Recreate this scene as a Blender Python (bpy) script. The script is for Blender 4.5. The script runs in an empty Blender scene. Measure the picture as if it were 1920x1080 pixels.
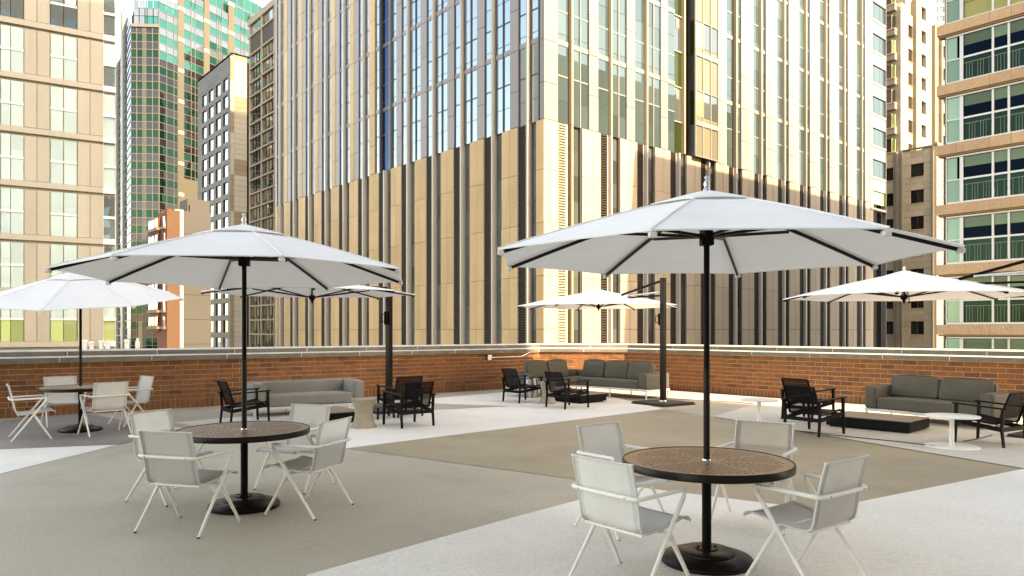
import bpy, bmesh, math, random
from mathutils import Vector, Matrix
random.seed(7)
R = math.radians
sc = bpy.context.scene
col = sc.collection

# ---------------------------------------------------------------- camera, sky, sun, exposure
F = 1368.0          # focal length in pixels of the 1920 px wide photograph
HZ = 621.0          # horizon row
CH = 1.70           # eye height
cam = bpy.data.cameras.new("camera")
camo = bpy.data.objects.new("camera", cam)
col.objects.link(camo)
camo.location = (0, 0, CH)
camo.rotation_euler = (R(90), 0, 0)
cam.sensor_width = 36
cam.lens = 36 * F / 1920
cam.shift_y = (HZ - 540) / 1920
cam.clip_start = 0.05
cam.clip_end = 6000
sc.camera = camo

SUN_EL = 38.0
SXY = (0.70, -0.714)
world = bpy.data.worlds.new("World")
sc.world = world
world.use_nodes = True
wn = world.node_tree
sky = wn.nodes.new("ShaderNodeTexSky")
sky.sky_type = 'NISHITA'
sky.sun_disc = False
sky.sun_elevation = R(SUN_EL)
sky.sun_rotation = math.atan2(SXY[0], SXY[1])
sky.altitude = 200
sky.dust_density = 1.4
sky.ozone_density = 0.8
bg = wn.nodes["Background"]
bg.inputs["Strength"].default_value = 0.15
wn.links.new(sky.outputs[0], bg.inputs["Color"])
sun = bpy.data.lights.new("sun", 'SUN')
sun.energy = 2.1
sun.angle = R(0.55)
sun.color = (1.0, 0.93, 0.83)
suno = bpy.data.objects.new("sun", sun)
col.objects.link(suno)
sv = Vector((SXY[0] * math.cos(R(SUN_EL)), SXY[1] * math.cos(R(SUN_EL)), math.sin(R(SUN_EL))))
suno.rotation_euler = (-sv).to_track_quat('-Z', 'Y').to_euler()
suno.location = sv * 60
sc.view_settings.view_transform = 'Standard'
sc.view_settings.look = 'None'
sc.view_settings.exposure = 2.66
sc.view_settings.gamma = 1
sc.view_settings.use_curve_mapping = False
sc.view_settings.use_white_balance = True          # camera balanced for the open shade
sc.view_settings.white_balance_temperature = 10200
sc.view_settings.white_balance_tint = 13

# ---------------------------------------------------------------- helpers
def gnd(px, py, h=0.0):
    Y = F * (CH - h) / (py - HZ)
    return Vector(((px - 960) / F * Y, Y, h))

def P(px, Y, z=0.0):
    return Vector(((px - 960) / F * Y, Y, z))

def tag(o, label=None, cat=None, group=None, kind=None):
    if label: o["label"] = label
    if cat: o["category"] = cat
    if group: o["group"] = group
    if kind: o["kind"] = kind
    return o

def thing(name, label, cat, loc=(0, 0, 0), rz=0.0, group=None):
    o = bpy.data.objects.new(name, None)
    o.empty_display_size = 0.2
    col.objects.link(o)
    o.location = loc
    o.rotation_euler = (0, 0, rz)
    return tag(o, label, cat, group)

def link(name, me, parent=None, loc=None, rot=None, scale=None):
    o = bpy.data.objects.new(name, me)
    col.objects.link(o)
    if parent is not None: o.parent = parent
    if loc is not None: o.location = loc
    if rot is not None: o.rotation_euler = rot
    if scale is not None: o.scale = scale
    return o

def obj(name, bm, mat, parent=None, smooth=None, kind=None):
    me = bpy.data.meshes.new(name)
    bm.normal_update()
    bm.to_mesh(me)
    bm.free()
    for m in (mat if isinstance(mat, (list, tuple)) else [mat]):
        me.materials.append(m)
    if smooth is not None:
        me.polygons.foreach_set("use_smooth", [True] * len(me.polygons))
        if smooth < 180:
            me.set_sharp_from_angle(angle=R(smooth))
    o = link(name, me, parent)
    if kind: o["kind"] = kind
    return o

def dup(root, loc, rz, label=None, group=None):
    r = root.copy(); col.objects.link(r)
    r.location = loc; r.rotation_euler = (root.rotation_euler[0], root.rotation_euler[1], rz)
    if label: r["label"] = label
    if group: r["group"] = group
    for ch in list(root.children):
        c = ch.copy(); col.objects.link(c); c.parent = r
        for g in list(ch.children):
            d = g.copy(); col.objects.link(d); d.parent = c
    return r

def box(bm, x0, x1, y0, y1, z0, z1, mi=0):
    v = [bm.verts.new(p) for p in ((x0, y0, z0), (x1, y0, z0), (x1, y1, z0), (x0, y1, z0),
                                   (x0, y0, z1), (x1, y0, z1), (x1, y1, z1), (x0, y1, z1))]
    for f in ((3, 2, 1, 0), (4, 5, 6, 7), (0, 1, 5, 4), (1, 2, 6, 5), (2, 3, 7, 6), (3, 0, 4, 7)):
        fc = bm.faces.new([v[i] for i in f]); fc.material_index = mi
    return v

def rbox(bm, x0, x1, y0, y1, z0, z1, b=0.02, seg=2, puff=0.0):
    """bevelled (cushion) box, optionally puffed out in the middle of its faces"""
    t = bmesh.new()
    box(t, x0, x1, y0, y1, z0, z1)
    if puff:
        bmesh.ops.subdivide_edges(t, edges=t.edges[:], cuts=5, use_grid_fill=True)
        c = Vector(((x0 + x1) / 2, (y0 + y1) / 2, (z0 + z1) / 2))
        hs = Vector(((x1 - x0) / 2, (y1 - y0) / 2, (z1 - z0) / 2))
        for v in t.verts:
            d = v.co - c
            n = [d[i] / hs[i] for i in range(3)]
            for i in range(3):
                if abs(abs(n[i]) - 1) < 1e-4:
                    a = 1
                    for j in range(3):
                        if j != i: a *= max(0.0, 1 - abs(n[j]) ** 2.6)
                    v.co[i] += math.copysign(puff * a, n[i])
        sharp = [e for e in t.edges if e.is_manifold and e.calc_face_angle(0) > R(60)]
    else:
        sharp = t.edges[:]
    bmesh.ops.bevel(t, geom=sharp, offset=b, segments=seg, affect='EDGES', profile=0.6)
    me = bpy.data.meshes.new("tmp"); t.to_mesh(me); t.free()
    bm.from_mesh(me); bpy.data.meshes.remove(me)

def tube(bm, pts, r, n=8, caps=True, r1=None, sq=None):
    pts = [Vector(p) for p in pts]
    m = len(pts)
    rings = []
    up = Vector((0, 0, 1))
    prev = None
    for i, p in enumerate(pts):
        d = (pts[min(i + 1, m - 1)] - pts[max(i - 1, 0)]).normalized()
        if prev is None:
            a = d.cross(up)
            if a.length < 1e-3: a = d.cross(Vector((1, 0, 0)))
            a.normalize()
        else:
            a = (prev - d * prev.dot(d)).normalized()
        prev = a
        b = d.cross(a)
        k = i / max(1, m - 1)
        rr = r if r1 is None else r + (r1 - r) * k
        ring = []
        for j in range(n):
            t = 2 * math.pi * (j + 0.5) / n
            if sq:
                o = a * (math.copysign(1, math.cos(t)) * rr) + b * (math.copysign(1, math.sin(t)) * rr * sq)
            else:
                o = a * math.cos(t) * rr + b * math.sin(t) * rr
            ring.append(bm.verts.new(p + o))
        rings.append(ring)
    for i in range(m - 1):
        for j in range(n):
            bm.faces.new((rings[i][j], rings[i][(j + 1) % n], rings[i + 1][(j + 1) % n], rings[i + 1][j]))
    if caps:
        bm.faces.new(rings[0][::-1]); bm.faces.new(rings[-1])

def bar(bm, p, q, w, h):
    """rectangular bar from p to q (w sideways, h in the other direction)"""
    tube(bm, [p, q], w / 2 , n=4, sq=h / w)

def lathe(bm, prof, n=32, cx=0, cy=0, close=True):
    rings = []
    for r, z in prof:
        rings.append([bm.verts.new((cx + r * math.cos(2 * math.pi * j / n), cy + r * math.sin(2 * math.pi * j / n), z)) for j in range(n)])
    for a, b in zip(rings, rings[1:]):
        for j in range(n):
            bm.faces.new((a[j], a[(j + 1) % n], b[(j + 1) % n], b[j]))
    if close:
        bm.faces.new(rings[0][::-1]); bm.faces.new(rings[-1])

def smooth_path(pts, rad, seg=5):
    """polyline with rounded corners"""
    pts = [Vector(p) for p in pts]
    out = [pts[0]]
    for a, b, c in zip(pts, pts[1:], pts[2:]):
        r = min(rad, (a - b).length * .45, (c - b).length * .45)
        p0 = b + (a - b).normalized() * r
        p2 = b + (c - b).normalized() * r
        for i in range(seg + 1):
            t = i / seg
            out.append(p0 * (1 - t) ** 2 + b * 2 * t * (1 - t) + p2 * t * t)
    out.append(pts[-1])
    return out

# ---------------------------------------------------------------- materials
def mat(name, c, rough=0.6, metal=0.0, var=0.12, scale=1.2, fine=0.0, fscale=60.0, bump=0.0, bscale=80.0,
        spec=0.5, orand=0.0, coat=0.0, streak=0.0, coords='pos', dark=None, alpha=1.0, transl=0.0, blotch=0.0):
    m = bpy.data.materials.new(name)
    m.use_nodes = True
    nt = m.node_tree; N = nt.nodes; L = nt.links
    b = N["Principled BSDF"]
    b.inputs["Roughness"].default_value = rough
    b.inputs["Metallic"].default_value = metal
    b.inputs["Specular IOR Level"].default_value = spec
    b.inputs["Coat Weight"].default_value = coat
    b.inputs["Coat Roughness"].default_value = 0.1
    if coords == 'pos':
        src = N.new("ShaderNodeNewGeometry").outputs["Position"]
    else:
        src = N.new("ShaderNodeTexCoord").outputs["Object"]
    fac = None
    def noise(s, detail=4, stretch=None):
        v = src
        if stretch:
            mp = N.new("ShaderNodeMapping"); mp.inputs["Scale"].default_value = stretch
            L.new(src, mp.inputs["Vector"]); v = mp.outputs["Vector"]
        t = N.new("ShaderNodeTexNoise")
        t.inputs["Scale"].default_value = s; t.inputs["Detail"].default_value = detail
        t.inputs["Roughness"].default_value = 0.6
        L.new(v, t.inputs["Vector"])
        return t.outputs["Fac"]
    def addterm(cur, sock, amp):
        # cur + (sock-0.5)*2*amp
        a = N.new("ShaderNodeMath"); a.operation = 'MULTIPLY_ADD'
        L.new(sock, a.inputs[0]); a.inputs[1].default_value = 2 * amp; a.inputs[2].default_value = -amp
        s = N.new("ShaderNodeMath"); s.operation = 'ADD'
        if isinstance(cur, float): s.inputs[0].default_value = cur
        else: L.new(cur, s.inputs[0])
        L.new(a.outputs[0], s.inputs[1])
        return s.outputs[0]
    cur = 1.0
    if var: cur = addterm(cur, noise(scale), var * 1.8)
    if fine: cur = addterm(cur, noise(fscale, 2), fine * 1.8)
    if blotch:
        for sc_, lo_, hi_, am in ((.8, .50, .72, 1.0), (2.3, .60, .68, .7), (.28, .42, .62, .9)):
            mr = N.new("ShaderNodeMapRange"); mr.interpolation_type = 'SMOOTHSTEP'
            mr.inputs[1].default_value = lo_; mr.inputs[2].default_value = hi_; mr.inputs[3].default_value = 0; mr.inputs[4].default_value = -blotch * am
            L.new(noise(sc_, 8), mr.inputs[0])
            ad_ = N.new("ShaderNodeMath"); ad_.operation = 'ADD'
            if isinstance(cur, float): ad_.inputs[0].default_value = cur
            else: L.new(cur, ad_.inputs[0])
            L.new(mr.outputs[0], ad_.inputs[1]); cur = ad_.outputs[0]
    if streak: cur = addterm(cur, noise(3.0, 3, (2.2, 2.2, 0.12)), streak * 1.8)
    if orand:
        oi = N.new("ShaderNodeObjectInfo")
        at = N.new("ShaderNodeAttribute"); at.attribute_name = "rnd"
        ad = N.new("ShaderNodeMath"); ad.operation = 'ADD'
        L.new(oi.outputs["Random"], ad.inputs[0]); L.new(at.outputs["Fac"], ad.inputs[1])
        fr = N.new("ShaderNodeMath"); fr.operation = 'FRACT'; L.new(ad.outputs[0], fr.inputs[0])
        cur = addterm(cur, fr.outputs[0], orand)
        rnd = fr.outputs[0]
    colsock = None
    if dark is not None and orand:
        mx = N.new("ShaderNodeMix"); mx.data_type = 'RGBA'
        cr = N.new("ShaderNodeMath"); cr.operation = 'POWER'; L.new(rnd, cr.inputs[0]); cr.inputs[1].default_value = 2.2
        L.new(cr.outputs[0], mx.inputs[0]); mx.inputs[6].default_value = (*c, 1); mx.inputs[7].default_value = (*dark, 1)
        colsock = mx.outputs[2]
    if isinstance(cur, float):
        b.inputs["Base Color"].default_value = (*c, 1)
    else:
        vm = N.new("ShaderNodeVectorMath"); vm.operation = 'SCALE'
        if colsock: L.new(colsock, vm.inputs[0])
        else: vm.inputs[0].default_value = c
        L.new(cur, vm.inputs["Scale"])
        L.new(vm.outputs[0], b.inputs["Base Color"])
        if transl: colsock = vm.outputs[0]
    if bump:
        bp = N.new("ShaderNodeBump"); bp.inputs["Strength"].default_value = bump; bp.inputs["Distance"].default_value = 0.01
        L.new(noise(bscale, 3), bp.inputs["Height"]); L.new(bp.outputs[0], b.inputs["Normal"])
    out = N["Material Output"]
    if transl:
        tr = N.new("ShaderNodeBsdfTranslucent"); tr.inputs[0].default_value = (*c, 1)
        ms = N.new("ShaderNodeMixShader"); ms.inputs[0].default_value = transl
        L.new(b.outputs[0], ms.inputs[1]); L.new(tr.outputs[0], ms.inputs[2]); L.new(ms.outputs[0], out.inputs[0])
    elif alpha < 1:
        tr = N.new("ShaderNodeBsdfTransparent")
        ms = N.new("ShaderNodeMixShader"); ms.inputs[0].default_value = alpha
        L.new(tr.outputs[0], ms.inputs[1]); L.new(b.outputs[0], ms.inputs[2]); L.new(ms.outputs[0], out.inputs[0])
    return m

def glass(name, base, tint, fac=0.5, wob=0.0, rough=0.0, rng=0.45):
    """reflective facade glass: diffuse base tone plus mirror reflection; each pane slightly out of true"""
    m = bpy.data.materials.new(name); m.use_nodes = True
    nt = m.node_tree; N = nt.nodes; L = nt.links
    N.remove(N["Principled BSDF"])
    d = N.new("ShaderNodeBsdfDiffuse")
    oi = N.new("ShaderNodeObjectInfo")
    at = N.new("ShaderNodeAttribute"); at.attribute_name = "rnd"
    ad = N.new("ShaderNodeMath"); ad.operation = 'ADD'; L.new(oi.outputs["Random"], ad.inputs[0]); L.new(at.outputs["Fac"], ad.inputs[1])
    fr = N.new("ShaderNodeMath"); fr.operation = 'FRACT'; L.new(ad.outputs[0], fr.inputs[0])
    rp = N.new("ShaderNodeMapRange"); rp.inputs[3].default_value = 1 - rng; rp.inputs[4].default_value = 1 + rng
    L.new(fr.outputs[0], rp.inputs[0])
    vm = N.new("ShaderNodeVectorMath"); vm.operation = 'SCALE'; vm.inputs[0].default_value = base
    L.new(rp.outputs[0], vm.inputs["Scale"]); L.new(vm.outputs[0], d.inputs["Color"])
    g = N.new("ShaderNodeBsdfGlossy"); g.inputs["Color"].default_value = (*tint, 1); g.inputs["Roughness"].default_value = rough
    ge = N.new("ShaderNodeNewGeometry")
    ns = N.new("ShaderNodeTexNoise"); ns.inputs["Scale"].default_value = 0.55; ns.inputs["Detail"].default_value = 1
    L.new(ge.outputs["Position"], ns.inputs["Vector"])
    bp = N.new("ShaderNodeBump"); bp.inputs["Strength"].default_value = wob; bp.inputs["Distance"].default_value = 0.02
    L.new(ns.outputs["Fac"], bp.inputs["Height"]); L.new(bp.outputs[0], g.inputs["Normal"])
    lw = N.new("ShaderNodeFresnel"); lw.inputs[0].default_value = 1.5
    ma = N.new("ShaderNodeMath"); ma.operation = 'MAXIMUM'; ma.inputs[1].default_value = fac; L.new(lw.outputs[0], ma.inputs[0])
    ms = N.new("ShaderNodeMixShader"); L.new(ma.outputs[0], ms.inputs[0])
    L.new(d.outputs[0], ms.inputs[1]); L.new(g.outputs[0], ms.inputs[2])
    L.new(ms.outputs[0], N["Material Output"].inputs[0])
    return m

M = {}
# terrace
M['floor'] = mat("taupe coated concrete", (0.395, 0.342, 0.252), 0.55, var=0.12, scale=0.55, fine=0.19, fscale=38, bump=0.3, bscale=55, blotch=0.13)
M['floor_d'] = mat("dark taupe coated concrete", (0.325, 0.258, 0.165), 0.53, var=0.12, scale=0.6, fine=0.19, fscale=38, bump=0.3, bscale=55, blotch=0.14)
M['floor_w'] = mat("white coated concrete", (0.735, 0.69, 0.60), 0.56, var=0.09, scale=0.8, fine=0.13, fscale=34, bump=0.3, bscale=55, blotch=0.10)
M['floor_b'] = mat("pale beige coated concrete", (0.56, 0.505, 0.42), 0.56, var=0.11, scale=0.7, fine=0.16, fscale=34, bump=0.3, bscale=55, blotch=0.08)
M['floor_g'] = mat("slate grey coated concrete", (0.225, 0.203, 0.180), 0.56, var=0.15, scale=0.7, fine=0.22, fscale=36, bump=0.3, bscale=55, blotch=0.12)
M['brick'] = mat("brown fired brick", (0.250, 0.088, 0.028), 0.85, var=0.26, scale=9, fine=0.16, fscale=120, orand=0.24, dark=(0.095, 0.036, 0.018), bump=0.3, bscale=140)
M['mortar'] = mat("buff mortar", (0.60, 0.405, 0.225), 0.9, var=0.2, scale=6, fine=0.1)
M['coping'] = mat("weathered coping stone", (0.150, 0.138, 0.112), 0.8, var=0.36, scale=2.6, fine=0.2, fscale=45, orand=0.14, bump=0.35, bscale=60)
M['pointing'] = mat("white pointing", (0.72, 0.69, 0.62), 0.9, var=0.1)
# furniture
M['sling'] = mat("pale grey sling fabric", (0.75, 0.725, 0.685), 0.85, var=0.06, scale=7, fine=0.16, fscale=420, coords='obj', transl=0.15)
M['hem'] = mat("pale grey sling hem", (0.61, 0.595, 0.57), 0.85, var=0.06, scale=7, fine=0.14, fscale=420, coords='obj')
M['cream'] = mat("cream powder coat", (0.80, 0.765, 0.70), 0.42, var=0.05, scale=5, coords='obj')
M['black'] = mat("black powder coat", (0.0030, 0.0026, 0.0024), 0.45, var=0.15, scale=4, coords='obj', spec=0.10)
M['bronze'] = mat("bronze powder coat", (0.265, 0.165, 0.110), 0.36, metal=0.2, var=0.10, scale=6, coords='obj')
M['bronze_d'] = mat("dark bronze powder coat", (0.0095, 0.0055, 0.0038), 0.34, metal=0.0, var=0.12, scale=6, coords='obj', spec=0.22)
M['canvas'] = mat("off white canopy canvas", (0.87, 0.85, 0.815), 0.9, var=0.06, scale=1.6, fine=0.03, fscale=200, coords='obj', transl=0.14, bump=0.35, bscale=7)
M['steel']   = mat("brushed steel", (0.55, 0.54, 0.52), 0.25, metal=1.0, var=0.08, scale=9, coords='obj')
M['dwood'] = mat("dark stained teak", (0.0040, 0.0036, 0.0036), 0.5, var=0.2, scale=9, coords='obj', spec=0.12)
M['mesh'] = mat("black batyline mesh", (0.0040, 0.0042, 0.0050), 0.7, var=0.1, scale=8, fine=0.15, fscale=300, coords='obj', alpha=0.86, spec=0.1)
M['sofa']    = mat("lit grey woven upholstery", (0.27, 0.255, 0.225), 0.95, var=0.07, scale=5, fine=0.26, fscale=170, bump=0.4, bscale=220, coords='obj')  # lighter copy of the sofa fabric, brighter light put into its colour
M['sofa_d'] = mat("grey brown woven upholstery", (0.128, 0.113, 0.090), 0.95, var=0.10, scale=5, fine=0.34, fscale=150, bump=0.4, bscale=220, coords='obj', spec=0.2)
M['white']   = mat("white powder coat", (0.74, 0.72, 0.68), 0.4, var=0.04, scale=5, coords='obj')
M['lowt'] = mat("charcoal fibre cement", (0.0055, 0.005, 0.005), 0.6, var=0.2, scale=5, coords='obj', spec=0.12)
M['lowtop'] = mat("brown grey table top", (0.26, 0.19, 0.13), 0.5, var=0.2, scale=6, coords='obj')
M['stone']   = mat("cast stone", (0.33, 0.275, 0.205), 0.85, var=0.14, scale=9, fine=0.12, fscale=60, coords='obj')
M['plate'] = mat("brown steel plate", (0.040, 0.028, 0.020), 0.5, metal=0.1, var=0.2, scale=6, coords='obj', spec=0.3)
M['rubber']  = mat("black rubber", (0.02, 0.02, 0.02), 0.7, var=0.1)
# city
M['ground']  = mat("street asphalt", (0.09, 0.088, 0.085), 0.9, var=0.2, scale=0.2)
M['mwhite'] = mat("white metal facade panel", (0.235, 0.224, 0.210), 0.5, var=0.05, scale=0.4, fine=0.03, fscale=8, streak=0.06, orand=0.05)  # panel copy toned for the tower's sunlit face
M['mgrey'] = mat("shade grey facade panel", (0.29, 0.26, 0.255), 0.5, var=0.05, scale=0.4, streak=0.06, orand=0.06)  # same panel for the shaded face, shade put into its colour
M['mtan'] = mat("tan stone facade panel", (0.57, 0.385, 0.20), 0.65, var=0.08, scale=0.5, fine=0.05, fscale=12, streak=0.08, orand=0.09)
M['mtanr'] = mat("buff stone facade panel", (0.47, 0.37, 0.265), 0.65, var=0.07, scale=0.5, fine=0.05, fscale=12, streak=0.07, orand=0.07)
M['mfin'] = mat("bounce lit aluminium fin", (0.38, 0.285, 0.19), 0.4, metal=0.0, var=0.05, scale=0.6)  # tan of bounced light on the fins' shaded sides, put into the colour
M['mfing'] = mat("grey aluminium fin", (0.44, 0.405, 0.355), 0.4, metal=0.1, var=0.05, scale=0.6)  # grey fin copy for faces in shade
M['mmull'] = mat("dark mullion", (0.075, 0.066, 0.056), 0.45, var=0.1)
M['mmullw'] = mat("white mullion", (0.30, 0.28, 0.24), 0.45, var=0.06)  # pale mullion copy for the sunlit face
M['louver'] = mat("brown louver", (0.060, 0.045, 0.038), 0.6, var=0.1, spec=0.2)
M['louver_lit'] = mat("sunlit louver", (0.36, 0.31, 0.24), 0.6, var=0.1)  # louver copy with sunlight put into its colour
M['void'] = mat("dark interior", (0.004, 0.0045, 0.005), 0.9, var=0.1, spec=0.1)
M['g_main'] = glass("blue reflecting glass", (0.150, 0.225, 0.275), (0.72, 0.87, 0.98), 0.36, 0.14, rng=.25)  # blue sky reflection partly put into the base colour
M['g_mainr'] = glass("pale teal reflecting glass", (0.060, 0.090, 0.092), (0.62, 0.80, 0.82), 0.13, 0.10, rng=.25)
M['g_dark']  = glass("dark podium glass", (0.085, 0.098, 0.095), (0.60, 0.68, 0.68), 0.22, 0.35)
M['g_blue'] = glass("deep blue glass", (0.005, 0.014, 0.038), (0.22, 0.34, 0.6), 0.16, 0.15)
M['g_olive'] = glass("olive glass", (0.022, 0.031, 0.009), (0.6, 0.65, 0.4), 0.09, 0.1)
M['g_cream'] = glass("cream blind behind glass", (0.185, 0.170, 0.122), (0.8, 0.78, 0.7), 0.08, 0.05, rng=.15)
M['b1panel'] = mat("beige concrete panel", (0.415, 0.375, 0.30), 0.75, var=0.06, scale=0.5, fine=0.04, fscale=10, streak=0.05, orand=0.05)
M['b1band'] = mat("beige floor band", (0.43, 0.39, 0.315), 0.75, var=0.06, scale=0.5, streak=0.04)
M['b1white'] = mat("white transom", (0.74, 0.73, 0.70), 0.5, var=0.05)
M['b1glass'] = glass("mint sky reflecting glass", (0.53, 0.66, 0.63), (0.85, 0.95, 0.95), 0.20, 0.10, rng=.10)  # pale mint base stands in for reflected bright sky
M['b1green'] = glass("lime blind behind glass", (0.46, 0.55, 0.22), (0.8, 0.9, 0.8), 0.12, 0.10)
M['b1dark'] = glass("grey blue glass", (0.12, 0.16, 0.165), (0.75, 0.85, 0.9), 0.45, 0.5)
M['b2teal'] = glass("teal glass", (0.012, 0.080, 0.066), (0.20, 0.58, 0.50), 0.20, 0.12, rng=.3)
M['b2green'] = glass("dark green glass", (0.0022, 0.0125, 0.007), (0.12, 0.26, 0.18), 0.14, 0.35)
M['b2span'] = glass("pale grey spandrel glass", (0.085, 0.10, 0.108), (0.65, 0.78, 0.85), 0.17, 0.12, rng=.2)
M['b2spand'] = glass("brown grey spandrel glass", (0.016, 0.0145, 0.014), (0.32, 0.30, 0.32), 0.14, 0.3)
M['b2mull'] = mat("cream mullion", (0.120, 0.115, 0.094), 0.5, var=0.05)
M['b2stone'] = mat("tan limestone pier", (0.098, 0.087, 0.058), 0.7, var=0.07, scale=0.3)
M['b2pale'] = mat("pale limestone block", (0.30, 0.275, 0.22), 0.7, var=0.06, scale=0.3)
M['b3clad'] = mat("taupe panel cladding", (0.075, 0.062, 0.052), 0.6, var=0.14, scale=0.12, orand=0.22)
M['b3cream'] = mat("cream panel cladding", (0.36, 0.315, 0.235), 0.6, var=0.05, scale=0.3, orand=0.05)
M['b3tan']   = mat("tan panel cladding", (0.23, 0.165, 0.10), 0.6, var=0.06, scale=0.3, orand=0.06)
M['b3win']   = glass("pale lilac window glass", (0.30, 0.30, 0.32), (0.9, 0.9, 0.95), 0.40, 0.25)
M['b4frame'] = mat("beige concrete grid", (0.32, 0.26, 0.19), 0.7, var=0.08, scale=0.4)
M['b4brown'] = mat("brown spandrel panel", (0.050, 0.034, 0.026), 0.6, var=0.12, scale=0.6, orand=0.2)
M['b4glass'] = glass("brown window glass", (0.05, 0.05, 0.048), (0.8, 0.85, 0.88), 0.42, 0.3)
M['b6brick'] = mat("red brick", (0.165, 0.044, 0.020), 0.85, var=0.12, scale=1.5, fine=0.12, fscale=9)
M['b6orange'] = mat("orange brick", (0.112, 0.060, 0.032), 0.85, var=0.10, scale=1.5, fine=0.12, fscale=9)
M['b6trim'] = mat("cream terracotta trim", (0.22, 0.15, 0.10), 0.8, var=0.15, scale=2)
M['b7grey'] = mat("grey rendered wall", (0.076, 0.074, 0.069), 0.8, var=0.06, scale=0.3, streak=0.05)  # rendered wall darkened to stand in for shade falling on it
M['b7white'] = mat("white rendered wall", (0.42, 0.40, 0.36), 0.8, var=0.05, scale=0.3)
M['b8lime'] = mat("pale limestone", (0.295, 0.258, 0.20), 0.75, var=0.10, scale=0.5, fine=0.05, fscale=6, orand=0.07)
M['b8tan'] = mat("tan limestone block", (0.72, 0.55, 0.355), 0.75, var=0.10, scale=0.6, orand=0.10)
M['b8trim'] = mat("gold limestone trim", (0.26, 0.205, 0.13), 0.7, var=0.06)
M['b8win']   = glass("brown black window glass", (0.040, 0.034, 0.026), (0.7, 0.65, 0.55), 0.20, 0.3)
M['b9stone'] = mat("speckled granite spandrel", (0.475, 0.305, 0.18), 0.7, var=0.08, scale=1.0, fine=0.26, fscale=14, orand=0.08)
M['b9trim'] = mat("orange brown soffit trim", (0.37, 0.20, 0.085), 0.7, var=0.06)
M['b9frame'] = mat("silver window frame", (0.56, 0.54, 0.52), 0.4, metal=0.3, var=0.04)
M['b9green'] = glass("sea green glass", (0.20, 0.335, 0.235), (0.45, 0.6, 0.52), 0.10, 0.1)
M['b9sage'] = glass("sage green upper glass", (0.115, 0.165, 0.088), (0.3, 0.35, 0.3), 0.08, 0.1)
M['b9navy'] = glass("navy glass", (0.0012, 0.005, 0.012), (0.022, 0.034, 0.048), 0.08, 0.1)
M['b9low'] = glass("dark green glass reflecting the street", (0.002, 0.011, 0.009), (0.08, 0.15, 0.11), 0.12, 0.5)
M['b9rail'] = mat("sage railing", (0.12, 0.17, 0.115), 0.5, var=0.06)
M['b9yel']   = glass("olive yellow blind behind glass", (0.33, 0.31, 0.095), (0.4, 0.4, 0.3), 0.08, 0.1, rng=.1)
M['cop_top'] = mat("sky lit pale coping arris", (0.50, 0.475, 0.42), 0.8, var=0.2, scale=4, fine=0.1)  # paler copy of the stone, sky light put into tops and chamfers
M['b2side']  = glass("slate blue side glass", (0.05, 0.07, 0.085), (0.5, 0.6, 0.7), 0.30, 0.15)
M['b2rib']   = mat("grey brown rib", (0.15, 0.135, 0.115), 0.5, var=0.08)
M['hotel']   = mat("buff hotel brick", (0.30, 0.24, 0.17), 0.85, var=0.10, scale=0.5)

# ---------------------------------------------------------------- facade building tools
_cubes = {}
def cube(m):
    if m not in _cubes:
        bm = bmesh.new(); box(bm, -.5, .5, -.5, .5, -.5, .5)
        me = bpy.data.meshes.new("block"); bm.to_mesh(me); bm.free(); me.materials.append(M[m]); _cubes[m] = me
    return _cubes[m]

class Building:
    def __init__(s, name, label, cat, loc, limit=300):
        s.root = thing(name, label, cat, loc); s.loc = Vector(loc); s.p = {}; s.limit = limit
    def add(s, name, m, c, size, ang, tilt=(0, 0)):
        """c: world centre, size along/across/up"""
        xs = []; ys = []
        ca, sa = math.cos(ang), math.sin(ang)
        for i in (-.5, .5):
            for j in (-.5, .5):
                X = c[0] + ca * size[0] * i - sa * size[1] * j
                Y = c[1] + sa * size[0] * i + ca * size[1] * j
                if Y < 1: Y = 1
                for k in (-.5, .5):
                    xs.append(960 + F * X / Y); ys.append(HZ - F * (c[2] + size[2] * k - CH) / Y)
        x0, x1, y0, y1 = max(min(xs), 0), min(max(xs), 1920), max(min(ys), 0), min(max(ys), 655)
        vis = 0.0
        if x1 > x0 and y1 > y0:
            w, h = x1 - x0, y1 - y0
            vis = w * h if (max(w, h) >= 9 and min(w, h) >= 2.4) else 0.0
        near = max(xs) > -420 and min(xs) < 2400 and max(ys) > -140 and min(ys) < 700
        if near: s.p.setdefault(name, []).append((vis, m, c, size, ang, tilt))
    def finish(s):
        for name, L in s.p.items():
            L.sort(key=lambda q: -q[0])
            one = [q for q in L if q[0] > 0][:s.limit]
            rest = L[len(one):]
            for vis, m, c, size, ang, tilt in one:
                link(name, cube(m), s.root, Vector(c) - s.loc, (tilt[0], tilt[1], ang), size)
            if rest:
                V = []; Fc = []; mi = []; ms = []; rn = []
                for vis, m, c, size, ang, tilt in rest:
                    if m not in ms: ms.append(m)
                    ca, sa = math.cos(ang), math.sin(ang); o = len(V); q = random.random()
                    for k in (-.5, .5):
                        for a, b in ((-.5, -.5), (.5, -.5), (.5, .5), (-.5, .5)):
                            dx, dy = a * size[0], b * size[1]
                            V.append((c[0] - s.loc.x + ca * dx - sa * dy, c[1] - s.loc.y + sa * dx + ca * dy, c[2] - s.loc.z + k * size[2]))
                            rn.append(q)
                    for f in ((3, 2, 1, 0), (4, 5, 6, 7), (0, 1, 5, 4), (1, 2, 6, 5), (2, 3, 7, 6), (3, 0, 4, 7)):
                        Fc.append([o + i for i in f]); mi.append(ms.index(m))
                me = bpy.data.meshes.new("small_" + name)
                me.from_pydata(V, [], Fc)
                for m in ms: me.materials.append(M[m])
                me.polygons.foreach_set("material_index", mi)
                at = me.attributes.new("rnd", 'FLOAT', 'POINT'); at.data.foreach_set("value", rn)
                tag(link("small_" + name, me, s.root), kind="stuff")

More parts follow.
